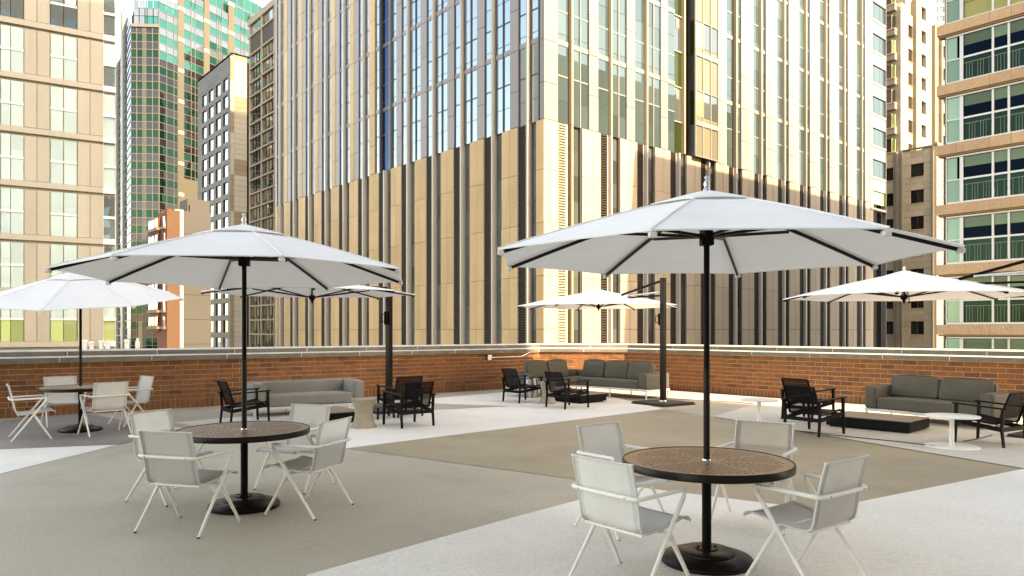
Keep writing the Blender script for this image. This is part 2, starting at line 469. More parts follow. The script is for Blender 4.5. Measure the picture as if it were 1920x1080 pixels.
class Face:
    """one wall plane, t runs left to right as seen from outside, n is outward"""
    def __init__(s, b, A, B):
        s.b = b; s.A = Vector(A[:2]); s.B = Vector(B[:2]); s.d = (s.B - s.A).normalized(); s.len = (s.B - s.A).length
        s.n = Vector((s.d.y, -s.d.x)); s.ang = math.atan2(s.d.y, s.d.x)
    def t(s, px):
        r = (px - 960) / F
        return (r * s.A.y - s.A.x) / (s.d.x - r * s.d.y)
    def z(s, t, py): return CH + (HZ - py) * (s.A.y + s.d.y * t) / F
    def add(s, name, m, t0, t1, z0, z1, n0=0.0, n1=0.1, jit=0.0):
        if t1 <= t0 or z1 <= z0: return
        c = s.A + s.d * ((t0 + t1) / 2) + s.n * ((n0 + n1) / 2)
        tilt = (random.gauss(0, jit), 0) if jit else (0, 0)
        s.b.add(name, m, (c.x, c.y, (z0 + z1) / 2), (t1 - t0, abs(n1 - n0), z1 - z0), s.ang + (random.gauss(0, jit) if jit else 0), tilt)

def core(bld, name, m, pts, z0, z1):
    """solid body of a building: prism over a plan polygon (world xy)"""
    bm = bmesh.new()
    lo = [bm.verts.new((x - bld.loc.x, y - bld.loc.y, z0 - bld.loc.z)) for x, y in pts]
    hi = [bm.verts.new((x - bld.loc.x, y - bld.loc.y, z1 - bld.loc.z)) for x, y in pts]
    n = len(pts)
    for i in range(n): bm.faces.new((lo[i], lo[(i + 1) % n], hi[(i + 1) % n], hi[i]))
    bm.faces.new(lo[::-1]); bm.faces.new(hi)
    bmesh.ops.recalc_face_normals(bm, faces=bm.faces[:])
    return obj(name, bm, M[m], bld.root)

U = Vector((0.762, 0.647)).normalized()
V_ = Vector((-U.y, U.x))
GZ = -20.0

# ================================================================ THE CITY
gb = bmesh.new()
box(gb, -1500, 1500, -1500, 2500, GZ - 1, GZ)
tag(obj("ground", gb, M['ground']), kind="structure")

# ---------------------------------------------------------------- the big striped tower
C0 = Vector((2.149, 49.0))
LL, RL = 45.2, 53.3
T = Building("glass_tower", "tall tower with striped facade of glass and pale panels over a tan louvered podium", "tower", (C0.x, C0.y, GZ))
core(T, "wall_core", 'void', [C0 + V_ * LL + U * .5, C0 + U * .5 + V_ * .5, C0 + U * RL + V_ * .5, C0 + U * RL + V_ * LL], GZ, 41)
core(T, "upper_storeys", 'mgrey', [C0 + V_ * LL, C0, C0 + U * RL, C0 + U * RL + V_ * LL], 41.01, 75)
FL = Face(T, C0 + V_ * LL, C0)
FR = Face(T, C0, C0 + U * RL)
ub = bmesh.new()
for fc, m in ((FL, 0), (FR, 1)):
    n = 9
    for i in range(n):
        a, b = fc.len * i / n, fc.len * (i + 1) / n
        z0 = max(fc.z(a, -95), fc.z(b, -95)) + .6
        if z0 > 40: continue
        vs = []
        for nn in (-.42, -.05):
            for tt in (a, b):
                q = fc.A + fc.d * tt + fc.n * nn
                vs.append(q - C0)
        v = [ub.verts.new((q.x, q.y, z - GZ)) for z in (z0, 41) for q in (vs[0], vs[1], vs[3], vs[2])]
        for f in ((3, 2, 1, 0), (4, 5, 6, 7), (0, 1, 5, 4), (1, 2, 6, 5), (2, 3, 7, 6), (3, 0, 4, 7)):
            ub.faces.new([v[k] for k in f]).material_index = m
bmesh.ops.recalc_face_normals(ub, faces=ub.faces[:])
obj("upper_wall", ub, [M['mgrey'], M['mwhite']], T.root)

ZP = 16.0
def levels(zmax):
    """(z, thickness, kind) of the horizontal members above the podium"""
    out = [(ZP + 1.6, .035, 'thin'), (ZP + 3.25, .085, 'mull')]
    zb = ZP + 5.35
    while zb < zmax:
        out += [(zb + .17, .34, 'band'), (zb + .80, .035, 'thin'), (zb + 2.35, .085, 'mull'), (zb + 3.95, .035, 'thin')]
        zb += 5.72
    return [l for l in out if l[0] < zmax]

def glass_col(fc, t0, t1, gm, lit, z0=ZP, deep=-.11, band=None):
    zmax = max(fc.z(t0, -70), fc.z(t1, -70))
    z = z0
    if not lit and gm == 'g_main':      # dark reveal beside the glass
        fc.add("jamb", 'mmull', t0 - .03, t0 + .035, z0, zmax, deep - .06, deep + .05)
    for zl, th, k in levels(zmax) + [(zmax, 0, 'end')]:
        if zl < z0: continue
        fc.add("window_pane", gm, t0, t1, z, zl - th / 2, deep - .06, deep, jit=.0016)
        if k == 'band':
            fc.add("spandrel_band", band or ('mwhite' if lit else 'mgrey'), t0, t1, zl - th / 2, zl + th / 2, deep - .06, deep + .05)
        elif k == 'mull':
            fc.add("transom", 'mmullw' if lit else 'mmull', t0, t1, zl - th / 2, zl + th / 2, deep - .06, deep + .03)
        elif k == 'thin':
            fc.add("transom", 'mmull', t0, t1, zl - th / 2, zl + th / 2, deep - .06, deep + .015)
        z = zl + th / 2

def panel_col(fc, t0, t1, m, z0=ZP, n1=.0, step=2.86, off=.8, name="facade_panel"):
    zmax = max(fc.z(t0, -70), fc.z(t1, -70))
    z = z0
    nxt = z0 + off + 1.7
    while z < zmax:
        fc.add(name, m, t0, t1, z + .018, nxt - .018, -.42, n1 + random.uniform(0, .008))
        z = nxt; nxt += step

def fin(fc, t, lit, z0=-1.0, z1=None, w=.17, depth=.17, m=None):
    z1 = z1 or fc.z(t, -70)
    st = 5.72
    z = z0
    while z < z1:
        e = min(z + st, z1)
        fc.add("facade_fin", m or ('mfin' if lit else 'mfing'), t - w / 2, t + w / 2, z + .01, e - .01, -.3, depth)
        z = e

def mullion(fc, t, lit, z0=ZP, w=.07):
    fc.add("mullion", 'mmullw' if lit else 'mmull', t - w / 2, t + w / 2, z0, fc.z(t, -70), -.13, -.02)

def louver(fc, t0, t1, lit=False, z0=-1.0, z1=ZP - .02):
    """one louvre panel: dark back and projecting blades"""
    bm = bmesh.new()
    w = t1 - t0
    box(bm, 0, w, -.02, 0.0, 0, z1 - z0)
    z = .06
    while z < z1 - z0 - .05:
        v = box(bm, .02, w - .02, -.17, -.02, z, z + .085)
        for q in (v[4], v[5]): q.co.z -= .045
        for q in (v[0], v[1]): q.co.z -= .045
        z += .185
    for x in (0, w - .03): box(bm, x, x + .03, -.18, -.021, 0, z1 - z0)
    q = fc.A + fc.d * t0 - fc.n * .18
    me = bpy.data.meshes.new("louver_panel"); bm.to_mesh(me); bm.free(); me.materials.append(M['louver_lit' if lit else 'louver'])
    tag(link("louver_panel", me, fc.b.root, Vector((q.x, q.y, z0)) - fc.b.loc, (0, 0, fc.ang)), kind="stuff")

def stone_col(fc, ta, tb, m, grooves=()):
    zz = [-1.0, 1.84, 5.45, 9.05, 12.62, ZP - .015]
    ed = [ta] + list(grooves) + [tb]
    for a, b in zip(ed, ed[1:]):
        for z0, z1 in zip(zz, zz[1:]):
            fc.add("stone_panel", m, a + .012, b - .012, z0 + .014, z1 - .014, -.3, random.uniform(0, .010))
        if b != tb:
            pass

def pod_glass(fc, ta, tb, m='g_dark'):
    zz = [-1.0, 1.84, 3.6, 5.45, 7.2, 9.05, 10.8, 12.62, 14.3, ZP - .02]
    for z0, z1 in zip(zz, zz[1:]):
        fc.add("window_pane", m, ta, tb, z0 + .02, z1 - .02, -.32, -.26, jit=.005)
        fc.add("transom", 'mmull', ta, tb, z1 - .02, z1 + .02, -.32, -.24)

# left face: fins every 3.83 m counted from the corner
S = 3.83
fl = lambda k: LL - 1.57 - S * k
for k in range(0, 12):
    t = fl(k)
    if k == 5: continue
    fin(FL, t, False)
for k in range(1, 12):                 # bay to the right of fin k
    if k in (5, 6): continue
    a = fl(k)
    if k < 5:
        glass_col(FL, a + .22, a + 1.0, 'g_main', False); mullion(FL, a + 1.04, False); glass_col(FL, a + 1.08, a + 1.84, 'g_main', False)
        panel_col(FL, a + 1.86, a + 2.76, 'mgrey'); glass_col(FL, a + 2.80, a + 3.68, 'g_main', False)
    else:
        glass_col(FL, a + .22, a + 1.05, 'g_main', False)
        panel_col(FL, a + 1.08, a + 1.92, 'mtan', n1=.03); panel_col(FL, a + 1.94, a + 2.80, 'mgrey'); glass_col(FL, a + 2.83, a + 3.68, 'g_main', False)
# end bays
glass_col(FL, fl(0) + .2, fl(0) + .95, 'g_main', False); mullion(FL, fl(0) + 1.0, False, w=.10); glass_col(FL, fl(0) + 1.06, LL - .06, 'g_main', False)
a = fl(11)
panel_col(FL, 0.0, a - .95, 'mgrey'); glass_col(FL, a - .93, a - .18, 'g_main', False)
# the deep blue slot
px = FL.t
glass_col(FL, px(684.8), px(692.4), 'g_main', False); panel_col(FL, px(692.8), px(702.5), 'mtan', n1=.03)
glass_col(FL, px(703.4), px(711.6), 'g_main', False); FL.add("mullion", 'mmull', px(711.7), px(713.2), ZP, FL.z(px(712), -70), -.3, .05)
glass_col(FL, px(713.4), px(727.2), 'g_blue', False, deep=-.22, band='mmull'); FL.add("mullion", 'mgrey', px(727.3), px(728.6), ZP, FL.z(px(728), -70), -.40, -.1)
glass_col(FL, px(728.8), px(733.2), 'g_blue', False, deep=-.18, band='mmull'); FL.add("mullion", 'mmull', px(733.3), px(734.3), ZP, FL.z(px(734), -70), -.3, .05)
glass_col(FL, px(734.4), px(742.8), 'g_main', False); panel_col(FL, px(743.2), px(752.8), 'mgrey'); glass_col(FL, px(753.4), px(762.8), 'g_main', False)
# podium of the left face
for k in range(0, 12):
    a = fl(k)
    if k == 5: a = fl(5)
    if k == 0:
        pod_glass(FL, a + .2, a + .75); stone_col(FL, a + .78, LL + .0, 'mtan')
        continue
    pod_glass(FL, a + .13, a + .93)
    stone_col(FL, a + .95, a + 2.66, 'mtan', (a + 1.78,))
    FL.add("panel_reveal", 'mfing', a + 2.67, a + 2.73, -1, ZP - .02, -.3, -.02)
    louver(FL, a + 2.74, a + 3.46)
    FL.add("panel_reveal", 'mfing', a + 3.47, a + 3.70, -1, ZP - .02, -.3, -.08)
    if k == 5: fin(FL, a, False, -1, ZP - .02)
a = fl(11)
stone_col(FL, 0.0, a - .72, 'mtan'); louver(FL, a - .70, a - .15)

# right face
q = FR.t
S2 = 4.045
fr_ = lambda k: 2.54 + S2 * k
for k in range(0, 12):
    t = fr_(k)
    if k in (3, 4):
        fin(FR, t, True, -1, ZP - .02, m='mfing'); continue
    fin(FR, t, True, ZP, None)
    fin(FR, t, True, -1, ZP - .02, m='mfing' if k > 0 else 'mfin')
panel_col(FR, .02, q(1046), 'mwhite'); glass_col(FR, q(1046.4), q(1066.5), 'g_mainr', True)
for k in range(0, 12):
    a = fr_(k)
    if k < 3:
        glass_col(FR, a + .2, a + .94, 'g_mainr', True); mullion(FR, a + .98, True); glass_col(FR, a + 1.03, a + 1.80, 'g_mainr', True)
        if k < 2:
            panel_col(FR, a + 1.84, a + 2.78, 'mwhite'); glass_col(FR, a + 2.82, a + 3.92, 'g_mainr', True)
        else:
            panel_col(FR, a + 1.84, q(1252.4), 'mwhite')
    elif k >= 5:
        glass_col(FR, a + .18, a + .86, 'g_mainr', True); panel_col(FR, a + .90, a + 1.92, 'mwhite', n1=.03)
        panel_col(FR, a + 1.94, a + 2.86, 'mtanr'); glass_col(FR, a + 2.90, a + 3.92, 'g_mainr', True) if k < 11 else panel_col(FR, a + 1.94, 49.2, 'mwhite')
# olive corner window and the projecting cream bay
glass_col(FR, q(1252.8), q(1266.4), 'g_mainr', True)
tb0, tb1 = q(1297), q(1339.5)
zz = [ZP]
zb = ZP + 5.35
while zb < 30: zz += [zb]; zb += 5.72 / 2
zmx = FR.z(tb1, -70)
lev = [ZP, ZP + 2.55, ZP + 5.35]
while lev[-1] < zmx: lev += [lev[-1] + 2.86]
for i, (z0, z1) in enumerate(zip(lev, lev[1:])):
    win = i % 2 == 1
    FR.add("window_pane", 'g_olive' if not win else 'g_dark', q(1266.8), q(1281), z0 + .05, z1 - .05, -.26, -.2, jit=.002)
    FR.add("transom", 'mmullw', q(1266.8), q(1281), z1 - .05, z1 + .05, -.26, -.12)
    if win:
        FR.add("upper_strip", 'g_cream', q(1271), q(1277), z1 - 1.0, z1 - .2, -.19, -.17)
FR.add("mullion", 'mfin', q(1281), q(1283.6), ZP, zmx, -.3, .12)
bw = (tb1 - tb0) / 3
for i, (z0, z1) in enumerate(zip(lev, lev[1:])):
    for j in range(3):
        a, b = tb0 + j * bw + .04, tb0 + (j + 1) * bw - .04
        if i % 2 == 0:
            FR.add("window_pane", 'g_cream', a, b, z0 + .04, z1 - .04, .27, .33, jit=.002)
        else:
            FR.add("window_pane", 'b1green' if j == 0 else 'g_dark', a, b, z0 + .75, z1 - .04, .27, .33, jit=.003)
            FR.add("window_pane", 'g_cream', a, b, z0 + .40, z0 + .72, .27, .33)
    FR.add("spandrel_band", 'mwhite', tb0, tb1, z0 - .03, z0 + (.36 if i % 2 == 1 else .04), .25, .40)
    FR.add("bay_return", 'g_olive' if i % 2 else 'g_dark', tb0 - .05, tb0 - .01, z0 + .04, z1 - .04, -.1, .27)
for j in range(4):
    t = tb0 + j * bw
    FR.add("mullion", 'mmullw', t - .04, t + .04, ZP, zmx, .25, .41)
FR.add("bay_back", 'mmull', tb0 - .02, tb1 + .02, ZP, zmx, -.4, .23)
FR.add("mullion", 'mtanr', q(1339.5), q(1341.2), ZP, zmx, -.3, .1)
panel_col(FR, q(1341.4), q(1352), 'mwhite', n1=.03); panel_col(FR, q(1352.2), q(1362.3), 'mtanr'); glass_col(FR, q(1362.8), q(1374.6), 'g_mainr', True)
# end bay with wide windows
for k in range(14):
    z1 = FR.z(51.3, 24) - 3.52 * (k - 3)
    if z1 < 13: break
    wz0, wz1 = z1 - .95, z1 + .95
    m = 'g_mainr' if z1 > 18 else 'b1green'
    for j in range(3):
        a = 49.35 + j * 1.28
        FR.add("window_pane", m, a, a + 1.24, max(wz0, ZP), wz1, -.2, -.14, jit=.003)
    FR.add("window_sill", 'mwhite', 49.3, RL - .06, wz0 - .28, wz0 - .02, -.2, .06)
    FR.add("facade_panel", 'mgrey' if k % 2 else 'mwhite', 49.3, RL - .06, wz1 + .03, wz1 + 1.35, -.2, .0)
FR.add("corner_post", 'mwhite', RL - .06, RL, -1, FR.z(RL, -70), -.4, .06)
FR.add("corner_post", 'mwhite', 49.2, 49.29, ZP, FR.z(49, -70), -.4, .06)
# podium of the right face
stone_col(FR, 0.02, q(1046.6), 'mtanr', (q(1032),)); louver(FR, q(1047.2), q(1060.8), True); FR.add("panel_reveal", 'mtanr', q(1061), q(1065), -1, ZP - .02, -.3, -.02)
for k in range(0, 12):
    a = fr_(k)
    pod_glass(FR, a + .2, a + .98)
    FR.add("panel_reveal", 'mmull', a + 1.0, a + 1.10, -1, ZP - .02, -.3, -.08)
    stone_col(FR, a + 1.12, min(a + 3.04, RL - .1), 'mtanr', (a + 2.14, a + 2.24) if k < 9 else (a + 2.16, a + 2.28))
    if a + 3.8 < RL:
        louver(FR, a + 3.08, a + 3.72, False)
        FR.add("panel_reveal", 'mfing', a + 3.73, a + 3.92, -1, ZP - .02, -.3, -.08)
T.finish()

# ---------------------------------------------------------------- beige panel building on the far left
B1R = Vector((-23.9, 44.0))
d1 = Vector((0.853, 0.521)).normalized()
B1 = Building("office_block", "beige panel building with pale mint windows at the left edge of the view", "building", (B1R.x, B1R.y, GZ))
A1 = B1R - d1 * 9.0
F1 = Face(B1, A1, B1R)
n1 = F1.n
core(B1, "wall_core", 'b1panel', [A1 - n1 * .25, B1R - n1 * .25 - d1 * .02, B1R - n1 * 14 - d1 * .02, A1 - n1 * 14], GZ, 34)
q = F1.t
def rows1():
    y = 645.0
    # (top, bottom, kind) rows upwards in the picture at the middle column
    while y > -120:
        yield y
        y -= 98.2
tm = q(120)
base = [F1.z(tm, y) for y in rows1()]
cols = [(q(-75), q(-52), 'p'), (q(-51), q(0), 'x'), (q(1), q(19.5), 'w'), (q(20), q(44.5), 'w'), (q(45.2), q(69), 'p'), (q(69.4), q(93.5), 'p'), (q(94.3), q(118.8), 'w'), (q(119.4), q(144.3), 'w'),
        (q(145.2), q(168.6), 'p'), (q(169), q(193.4), 'p')]
for i, zb in enumerate(base):           # zb = middle of the tan band
    H = 98.2 * (44.0 - 3.6) / F
    F1.add("floor_band", 'b1band', q(-75), q(193.5), zb - .16, zb + .16, -.22, .0)
    for t0, t1, k in cols:
        if k == 'x': k = 'w'
        if k == 'p':
            F1.add("facade_panel", 'b1panel', t0 + .008, t1 - .008, zb + .175, zb + H - .175, -.22, random.uniform(0, .01))
        else:
            hm = zb + .16 + (H - .32) * .5
            g = 'b1green' if i == 0 else ('b1dark' if i >= 6 else 'b1glass')  # pale and blue pane tones carry sky reflections
            F1.add("panel_joint", 'mmull', t0, t1, zb + .158, zb + .170, -.22, -.03)
            F1.add("window_pane", g, t0 + .01, t1 - .01, zb + .17, hm - .07, -.12, -.06, jit=.0006)
            F1.add("window_pane", g if i else 'b1glass', t0 + .01, t1 - .01, hm + .07, zb + H - .17, -.12, -.06, jit=.0006)
            F1.add("transom", 'b1white', t0, t1, hm - .066, hm + .066, -.12, -.02)
            if random.random() < .5:
                F1.add("opening_light", 'b1glass', t0 + .06, t1 - .05, hm + .10, hm + .42, -.06, -.045)
    # glazed corner
    F1.add("corner_window", ('b1dark' if i in (2, 5, 6) else 'b1glass') if i else 'b1green', q(194.6), F1.len - .05, zb + .17, zb + H * .5 - .08, -.16, -.10, jit=.01)
    F1.add("corner_window", ('b1dark' if i in (1, 2, 6) else 'b1glass'), q(194.6), F1.len - .05, zb + H * .5 + .08, zb + H - .17, -.16, -.10, jit=.01)
    F1.add("corner_band", 'b1white', q(194), F1.len, zb - .165, zb + .165, -.3, .0)
    F1.add("corner_band", 'b1white', q(194), F1.len, zb + H * .5 - .078, zb + H * .5 + .078, -.3, .0)
F1.add("mullion", 'b1white', q(193.6), q(194.4), 0, 30, -.2, .01)
B1.finish()

# ---------------------------------------------------------------- teal glass tower behind
B2 = Building("teal_tower", "tall teal and green glass tower with tan stone piers", "tower", (-78, 165, GZ))
def at2(px, Y): return Vector(((px - 960) / F * Y, Y))
pA, pB, pC = at2(245.5, 163.0), at2(298.5, 163.5), at2(560, 205)
pZ = at2(217, 196.0)
core(B2, "wall_core", 'void', [pZ + Vector((1, 0)), pA + Vector((.5, .6)), pB + Vector((-.2, .7)), pC + Vector((-.4, .7)), pC + Vector((-10, 60)), pZ + Vector((20, 60))], GZ, 74.4)
f2a, f2b, f2c = Face(B2, pA, pB), Face(B2, pB, pC), Face(B2, pZ, pA)
SH = 3.58
def grid2(fc, edges, gl, sp, zlo, zhi, z0=2.0):
    i = 0
    z = z0 - 4 * SH
    while z < zhi:
        for a, b in zip(edges, edges[1:]):
            if z + .2 >= zlo:
                g = gl(i, a, z); s2 = sp(i, a, z)
                fc.add("window_pane", g, a + .09, b - .09, z + .1, z + SH * .52, -.2, -.05, jit=.004)
                fc.add("spandrel_pane", s2, a + .09, b - .09, z + SH * .52 + .12, z + SH - .02, -.2, -.05, jit=.004)
        if z > zlo - SH:
            fc.add("transom", 'b2mull', edges[0], edges[-1], z - .02, z + .1, -.2, .03)
            fc.add("transom", 'b2mull', edges[0], edges[-1], z + SH * .52, z + SH * .52 + .12, -.2, .03)
        z += SH; i += 1
    for e in edges:
        fc.add("mullion", 'b2mull', e - .06, e + .06, zlo, zhi, -.2, .06)
def hz(fc, px, py): return fc.z(fc.t(px), py)
q = f2a.t
ed = [q(x) for x in (245.5, 256.5, 268, 270.5, 273.5, 286, 298.3)]
zs = hz(f2a, 270, 51)
grid2(f2a, ed, lambda i, a, z: 'b2green', lambda i, a, z: 'b2spand', -2, zs)
f2a.add("cornice", 'b2mull', ed[0], ed[-1], zs, zs + .7, -.2, .25)
# set-back top above the green corner
edt = [q(x) for x in (249, 259.5, 270.5, 274.5, 286, 298)]
z = zs + .75
while z < 76:
    for a, b in zip(edt, edt[1:]):
        f2a.add("window_pane", 'b2span' if a < q(270) else 'b2teal', a + .09, b - .09, z + .1, z + SH * .52, -.5, -.35, jit=.004)
        f2a.add("spandrel_pane", 'b2span', a + .09, b - .09, z + SH * .52 + .12, z + SH - .02, -.5, -.35, jit=.004)
    f2a.add("transom", 'b2mull', edt[0], edt[-1], z - .02, z + .1, -.5, -.3)
    z += SH
q = f2b.t
def zlo_d(px): return hz(f2b, px, 142)
bays = [(298.5, 333.5, (298.5, 312.5, 326, 333.3)), (344.5, 382.5, (344.5, 358.5, 366, 382.3)), (392.5, 428, (392.5, 407, 411, 415, 428)), (439, 475, (439, 452, 459, 475)), (486, 520, (486, 498, 509, 520))]
zt = hz(f2b, 420, 16)
for b0, b1, e in bays:
    e = [q(x) for x in e]
    lim = hz(f2b, (b0 + b1) / 2, 140)
    grid2(f2b, e, lambda i, a, z: 'b2teal' if z > lim else ('b2green'), lambda i, a, z: 'b2span' if z > lim + 1 else 'b2spand', -2, zt - 3.6 if b0 > 340 else 74)  # lower panes darker, reflection of dark neighbours put into their colour
for a, b in ((333.7, 344.3), (382.7, 392.3), (428.2, 438.8), (475.2, 485.8)):
    z = -2.0; i = 0
    while z < zt - 3:
        f2b.add("stone_pier", 'b2stone', q(a), q(b), z + .05, z + SH * 2 * .86, -.2, .12)
        f2b.add("pier_block", 'b2pale', q(a), q(b), z + SH * 2 * .86 + .05, z + SH * 2 - .02, -.2, .2)
        z += SH * 2
# stone base of the right part
f2b.add("stone_base", 'b2stone', q(333.7), q(392), -2, hz(f2b, 360, 338), -.2, .14)
e = [q(x) for x in range(345, 530, 13)]
for a, b in zip(e, e[1:]):
    for z in (zt - 3.5, zt - .2, zt + 3.1):
        f2b.add("window_pane", 'b2teal', a + .1, b - .1, z + .1, z + 3.0, -1.2, -1.0, jit=.004)
        f2b.add("transom", 'b2mull', a, b, z - .1, z + .1, -1.2, -.95)
    f2b.add("mullion", 'b2mull', a - .1, a + .1, zt - 3.5, zt + 6.4, -1.2, -.92)
q = f2c.t
for x0, x1, m, top in ((217, 222, 'b2mull', 70), (222.5, 230, 'b2side', 72), (230.3, 234, 'b2mull', 76), (234.4, 240, 'b2side', 74), (240.3, 245.3, 'b2side', hz(f2c, 243, 60))):
    z = -3.0
    while z < top:
        if m == 'b2mull':
            f2c.add("stone_pier", 'b2rib', q(x0), q(x1), z, z + SH * .98, -.2, .5)
        else:
            f2c.add("window_pane", m, q(x0), q(x1), z + .1, z + SH * .5, -.2, 0, jit=.004)
            f2c.add("spandrel_pane", m, q(x0), q(x1), z + SH * .5 + .12, z + SH - .05, -.2, 0, jit=.004)
            f2c.add("transom", 'mmull', q(x0), q(x1), z - .05, z + .1, -.2, .1)
            f2c.add("transom", 'mmull', q(x0), q(x1), z + SH * .5, z + SH * .5 + .12, -.2, .1)
        z += SH
B2.finish()

# ---------------------------------------------------------------- brown clad block with the two-tone end wall
c3 = at2(432, 125.0)
B3 = Building("apartment_house", "brown panel clad block with a cream and tan patchwork end wall", "building", (c3.x, c3.y, GZ))
L3 = 17.6; R3 = 3.3
a3 = c3 + V_ * L3; b3 = c3 + U * R3
core(B3, "wall_core", 'void', [a3 + U * .3, c3 + U * .3 + V_ * .3, b3 + V_ * .3 - U * .02, b3 + V_ * L3], GZ, 1.7 + (621 - 106) * 125 / F - .3)
f3, g3 = Face(B3, a3, c3), Face(B3, c3, b3)
top3 = f3.z(f3.len, 104)
q = f3.t
wc = [(379, 387.3), (391.3, 400.2), (404.5, 413.6), (418.3, 427.4)]
st3 = 3.0
zr = f3.z(f3.t(423), 146) - 1.2       # middle of top row of windows
cuts = [0.0] + [x for a, b in wc for x in (q(a), q(b))] + [f3.len]
k = 0
while zr - k * st3 > -2:
    zm = zr - k * st3
    for i in range(len(cuts) - 1):
        if i % 2 == 0:
            for h in range(2):
                f3.add("cladding_panel", 'b3clad', cuts[i], cuts[i + 1], zm - 1.05 + h * 1.05, zm - .02 + h * 1.05, -.3, random.uniform(0, .02))
        else:
            f3.add("window_pane", 'b3win' if k < 5 or random.random() < .6 else 'b4glass', cuts[i] + .28, cuts[i + 1] - .02, zm - 1.02, zm + 1.0, -.26, -.2, jit=.006)
            f3.add("window_jamb", 'void', cuts[i], cuts[i] + .27, zm - 1.03, zm + 1.03, -.28, -.12)
    for h in range(2):
        for a, b in ((0, q(390)), (q(390), q(403)), (q(403), q(416)), (q(416), f3.len)):
            f3.add("cladding_panel", 'b3clad', a + .01, b - .01, zm + 1.06 + h * .45, zm + 1.49 + h * .45, -.3, random.uniform(0, .02))
    k += 1
z = zr + 1.96
while z < top3 - .15:
    for a, b in ((0, q(389)), (q(389), q(409)), (q(409), f3.len)):
        f3.add("cladding_panel", 'b3clad', a + .01, b - .01, z, min(z + .58, top3), -.3, random.uniform(0, .02))
    z += .6
f3.add("parapet_cap", 'void', -.05, f3.len + .05, top3 + .02, top3 + .25, -.4, .08)
q = g3.t
z = -2.0; i = 0
sp = q(439)
top3b = g3.z(2, 106)
def patch(py, right):
    # cream and tan patchwork, read from the photo
    if right: return 'b3tan' if (118 > py > 100) or (184 < py < 216) or (300 < py < 330) or (395 < py < 440) else 'b3cream'
    return 'b3tan' if (118 < py < 150) or (216 < py < 246) or (330 < py < 395) or py > 470 else 'b3cream'
while z < top3b - .1:
    zz1 = min(z + .9, top3b)
    py = HZ - (z + .45 - CH) * F / 126
    g3.add("cladding_panel", patch(py, False), 0.02, sp - .01, z + .015, zz1 - .015, -.3, random.uniform(0, .015))
    g3.add("cladding_panel", patch(py, True), sp + .01, q(463), z + .015, zz1 - .015, -.3, random.uniform(0, .015))
    z += .9
g3.add("parapet_cap", 'void', 0, g3.len, top3b + .02, top3b + .22, -.3, .06)
B3.finish()

# ---------------------------------------------------------------- brown gridded apartment tower behind it
c4 = at2(530, 150.0)
B4 = Building("apartment_tower", "dark brown apartment tower with beige concrete grid just left of the striped tower", "tower", (c4.x, c4.y, GZ))
L4 = 19.0
a4 = c4 + V_ * L4
f4 = Face(B4, a4, c4)
core(B4, "wall_core", 'void', [a4 + U * .5, c4 + U * .5, c4 + U * 12, a4 + U * 12], GZ, f4.z(f4.len, 30) - 3.2)
q = f4.t
vp = [468.6, 491, 515.2, 529]
st4 = 3.12
z0 = f4.z(q(480), 600)
top4 = f4.z(q(491), 38)
k = -3
while z0 + k * st4 < top4 - 7:
    zb = z0 + k * st4
    f4.add("floor_slab", 'b4frame', 0, f4.len, zb - .16, zb + .16, -.2, .18)
    for a, b in zip(vp, vp[1:]):
        ta, tb = q(a) + .2, q(b) - .2
        n = 4
        w = (tb - ta) / n
        for j in range(n):
            lo = zb + .17 + (.75 if (j + k) % 2 == 0 else .02)
            f4.add("window_pane", 'b4glass', ta + j * w + .05, ta + (j + 1) * w - .05, lo, zb + st4 - .17, -.28, -.2, jit=.01)
            if lo > zb + .5:
                f4.add("spandrel_panel", 'b4brown', ta + j * w + .02, ta + (j + 1) * w - .02, zb + .17, zb + .86, -.22, -.08)
            f4.add("mullion", 'void', ta + (j + 1) * w - .05, ta + (j + 1) * w + .05, zb + .17, zb + st4 - .17, -.28, -.12)
    k += 1
zb = z0 + k * st4
f4.add("floor_slab", 'b4frame', 0, f4.len, zb - .16, zb + .16, -.2, .18)
for a, b in zip(vp, vp[1:]):
    ta, tb = q(a) + .2, q(b) - .2
    f4.add("spandrel_panel", 'b4brown', ta, tb, zb + .2, zb + 3.9, -.25, -.05)
    for j in range(5):
        w = (tb - ta) / 5
        f4.add("window_pane", 'b4glass', ta + j * w + .06, ta + (j + 1) * w - .06, zb + 4.35, zb + 6.7, -.25, -.15, jit=.01)
f4.add("floor_slab", 'b4frame', 0, f4.len, zb + 3.95, zb + 4.3, -.2, .18)
f4.add("parapet", 'b4frame', 0, f4.len, zb + 6.75, zb + 8.1, -.3, .22)
for x in vp:
    f4.add("grid_post", 'b4frame', q(x) - .2, q(x) + .2, -3, zb + 6.75, -.2, .17)
B4.finish()

# ---------------------------------------------------------------- small red brick house and the plain wall beside it
c6 = at2(313, 74.0)
B6 = Building("brick_house", "narrow red brick house with curved gable and cream window bays", "house", (c6.x, c6.y, GZ))
L6 = 3.6; R6 = 1.25
a6 = c6 + V_ * L6; b6 = c6 + U * R6
f6, g6 = Face(B6, a6, c6), Face(B6, c6, b6)
top6 = f6.z(f6.len, 393)
core(B6, "wall", 'b6brick', [a6, c6, b6, b6 + V_ * L6], GZ, top6 - 1.6)
bm = bmesh.new()      # the curved gable
prof = [(0, -1.7), (0, -.9), (.25, -.85), (.35, -.25), (.75, .05), (1.25, .12), (1.7, -.05), (2.1, -.12), (2.7, -.1), (3.2, .05), (L6, .12), (L6, -1.7)]
vsf = []
for nn in (0.0, -.5):
    vsf.append([bm.verts.new((*(f6.A + f6.d * t + f6.n * nn - c6), top6 - GZ + z)) for t, z in prof])
bm.faces.new(vsf[0]); bm.faces.new(vsf[1][::-1])
for i in range(len(prof)):
    j = (i + 1) % len(prof)
    bm.faces.new((vsf[0][i], vsf[1][i], vsf[1][j], vsf[0][j]))
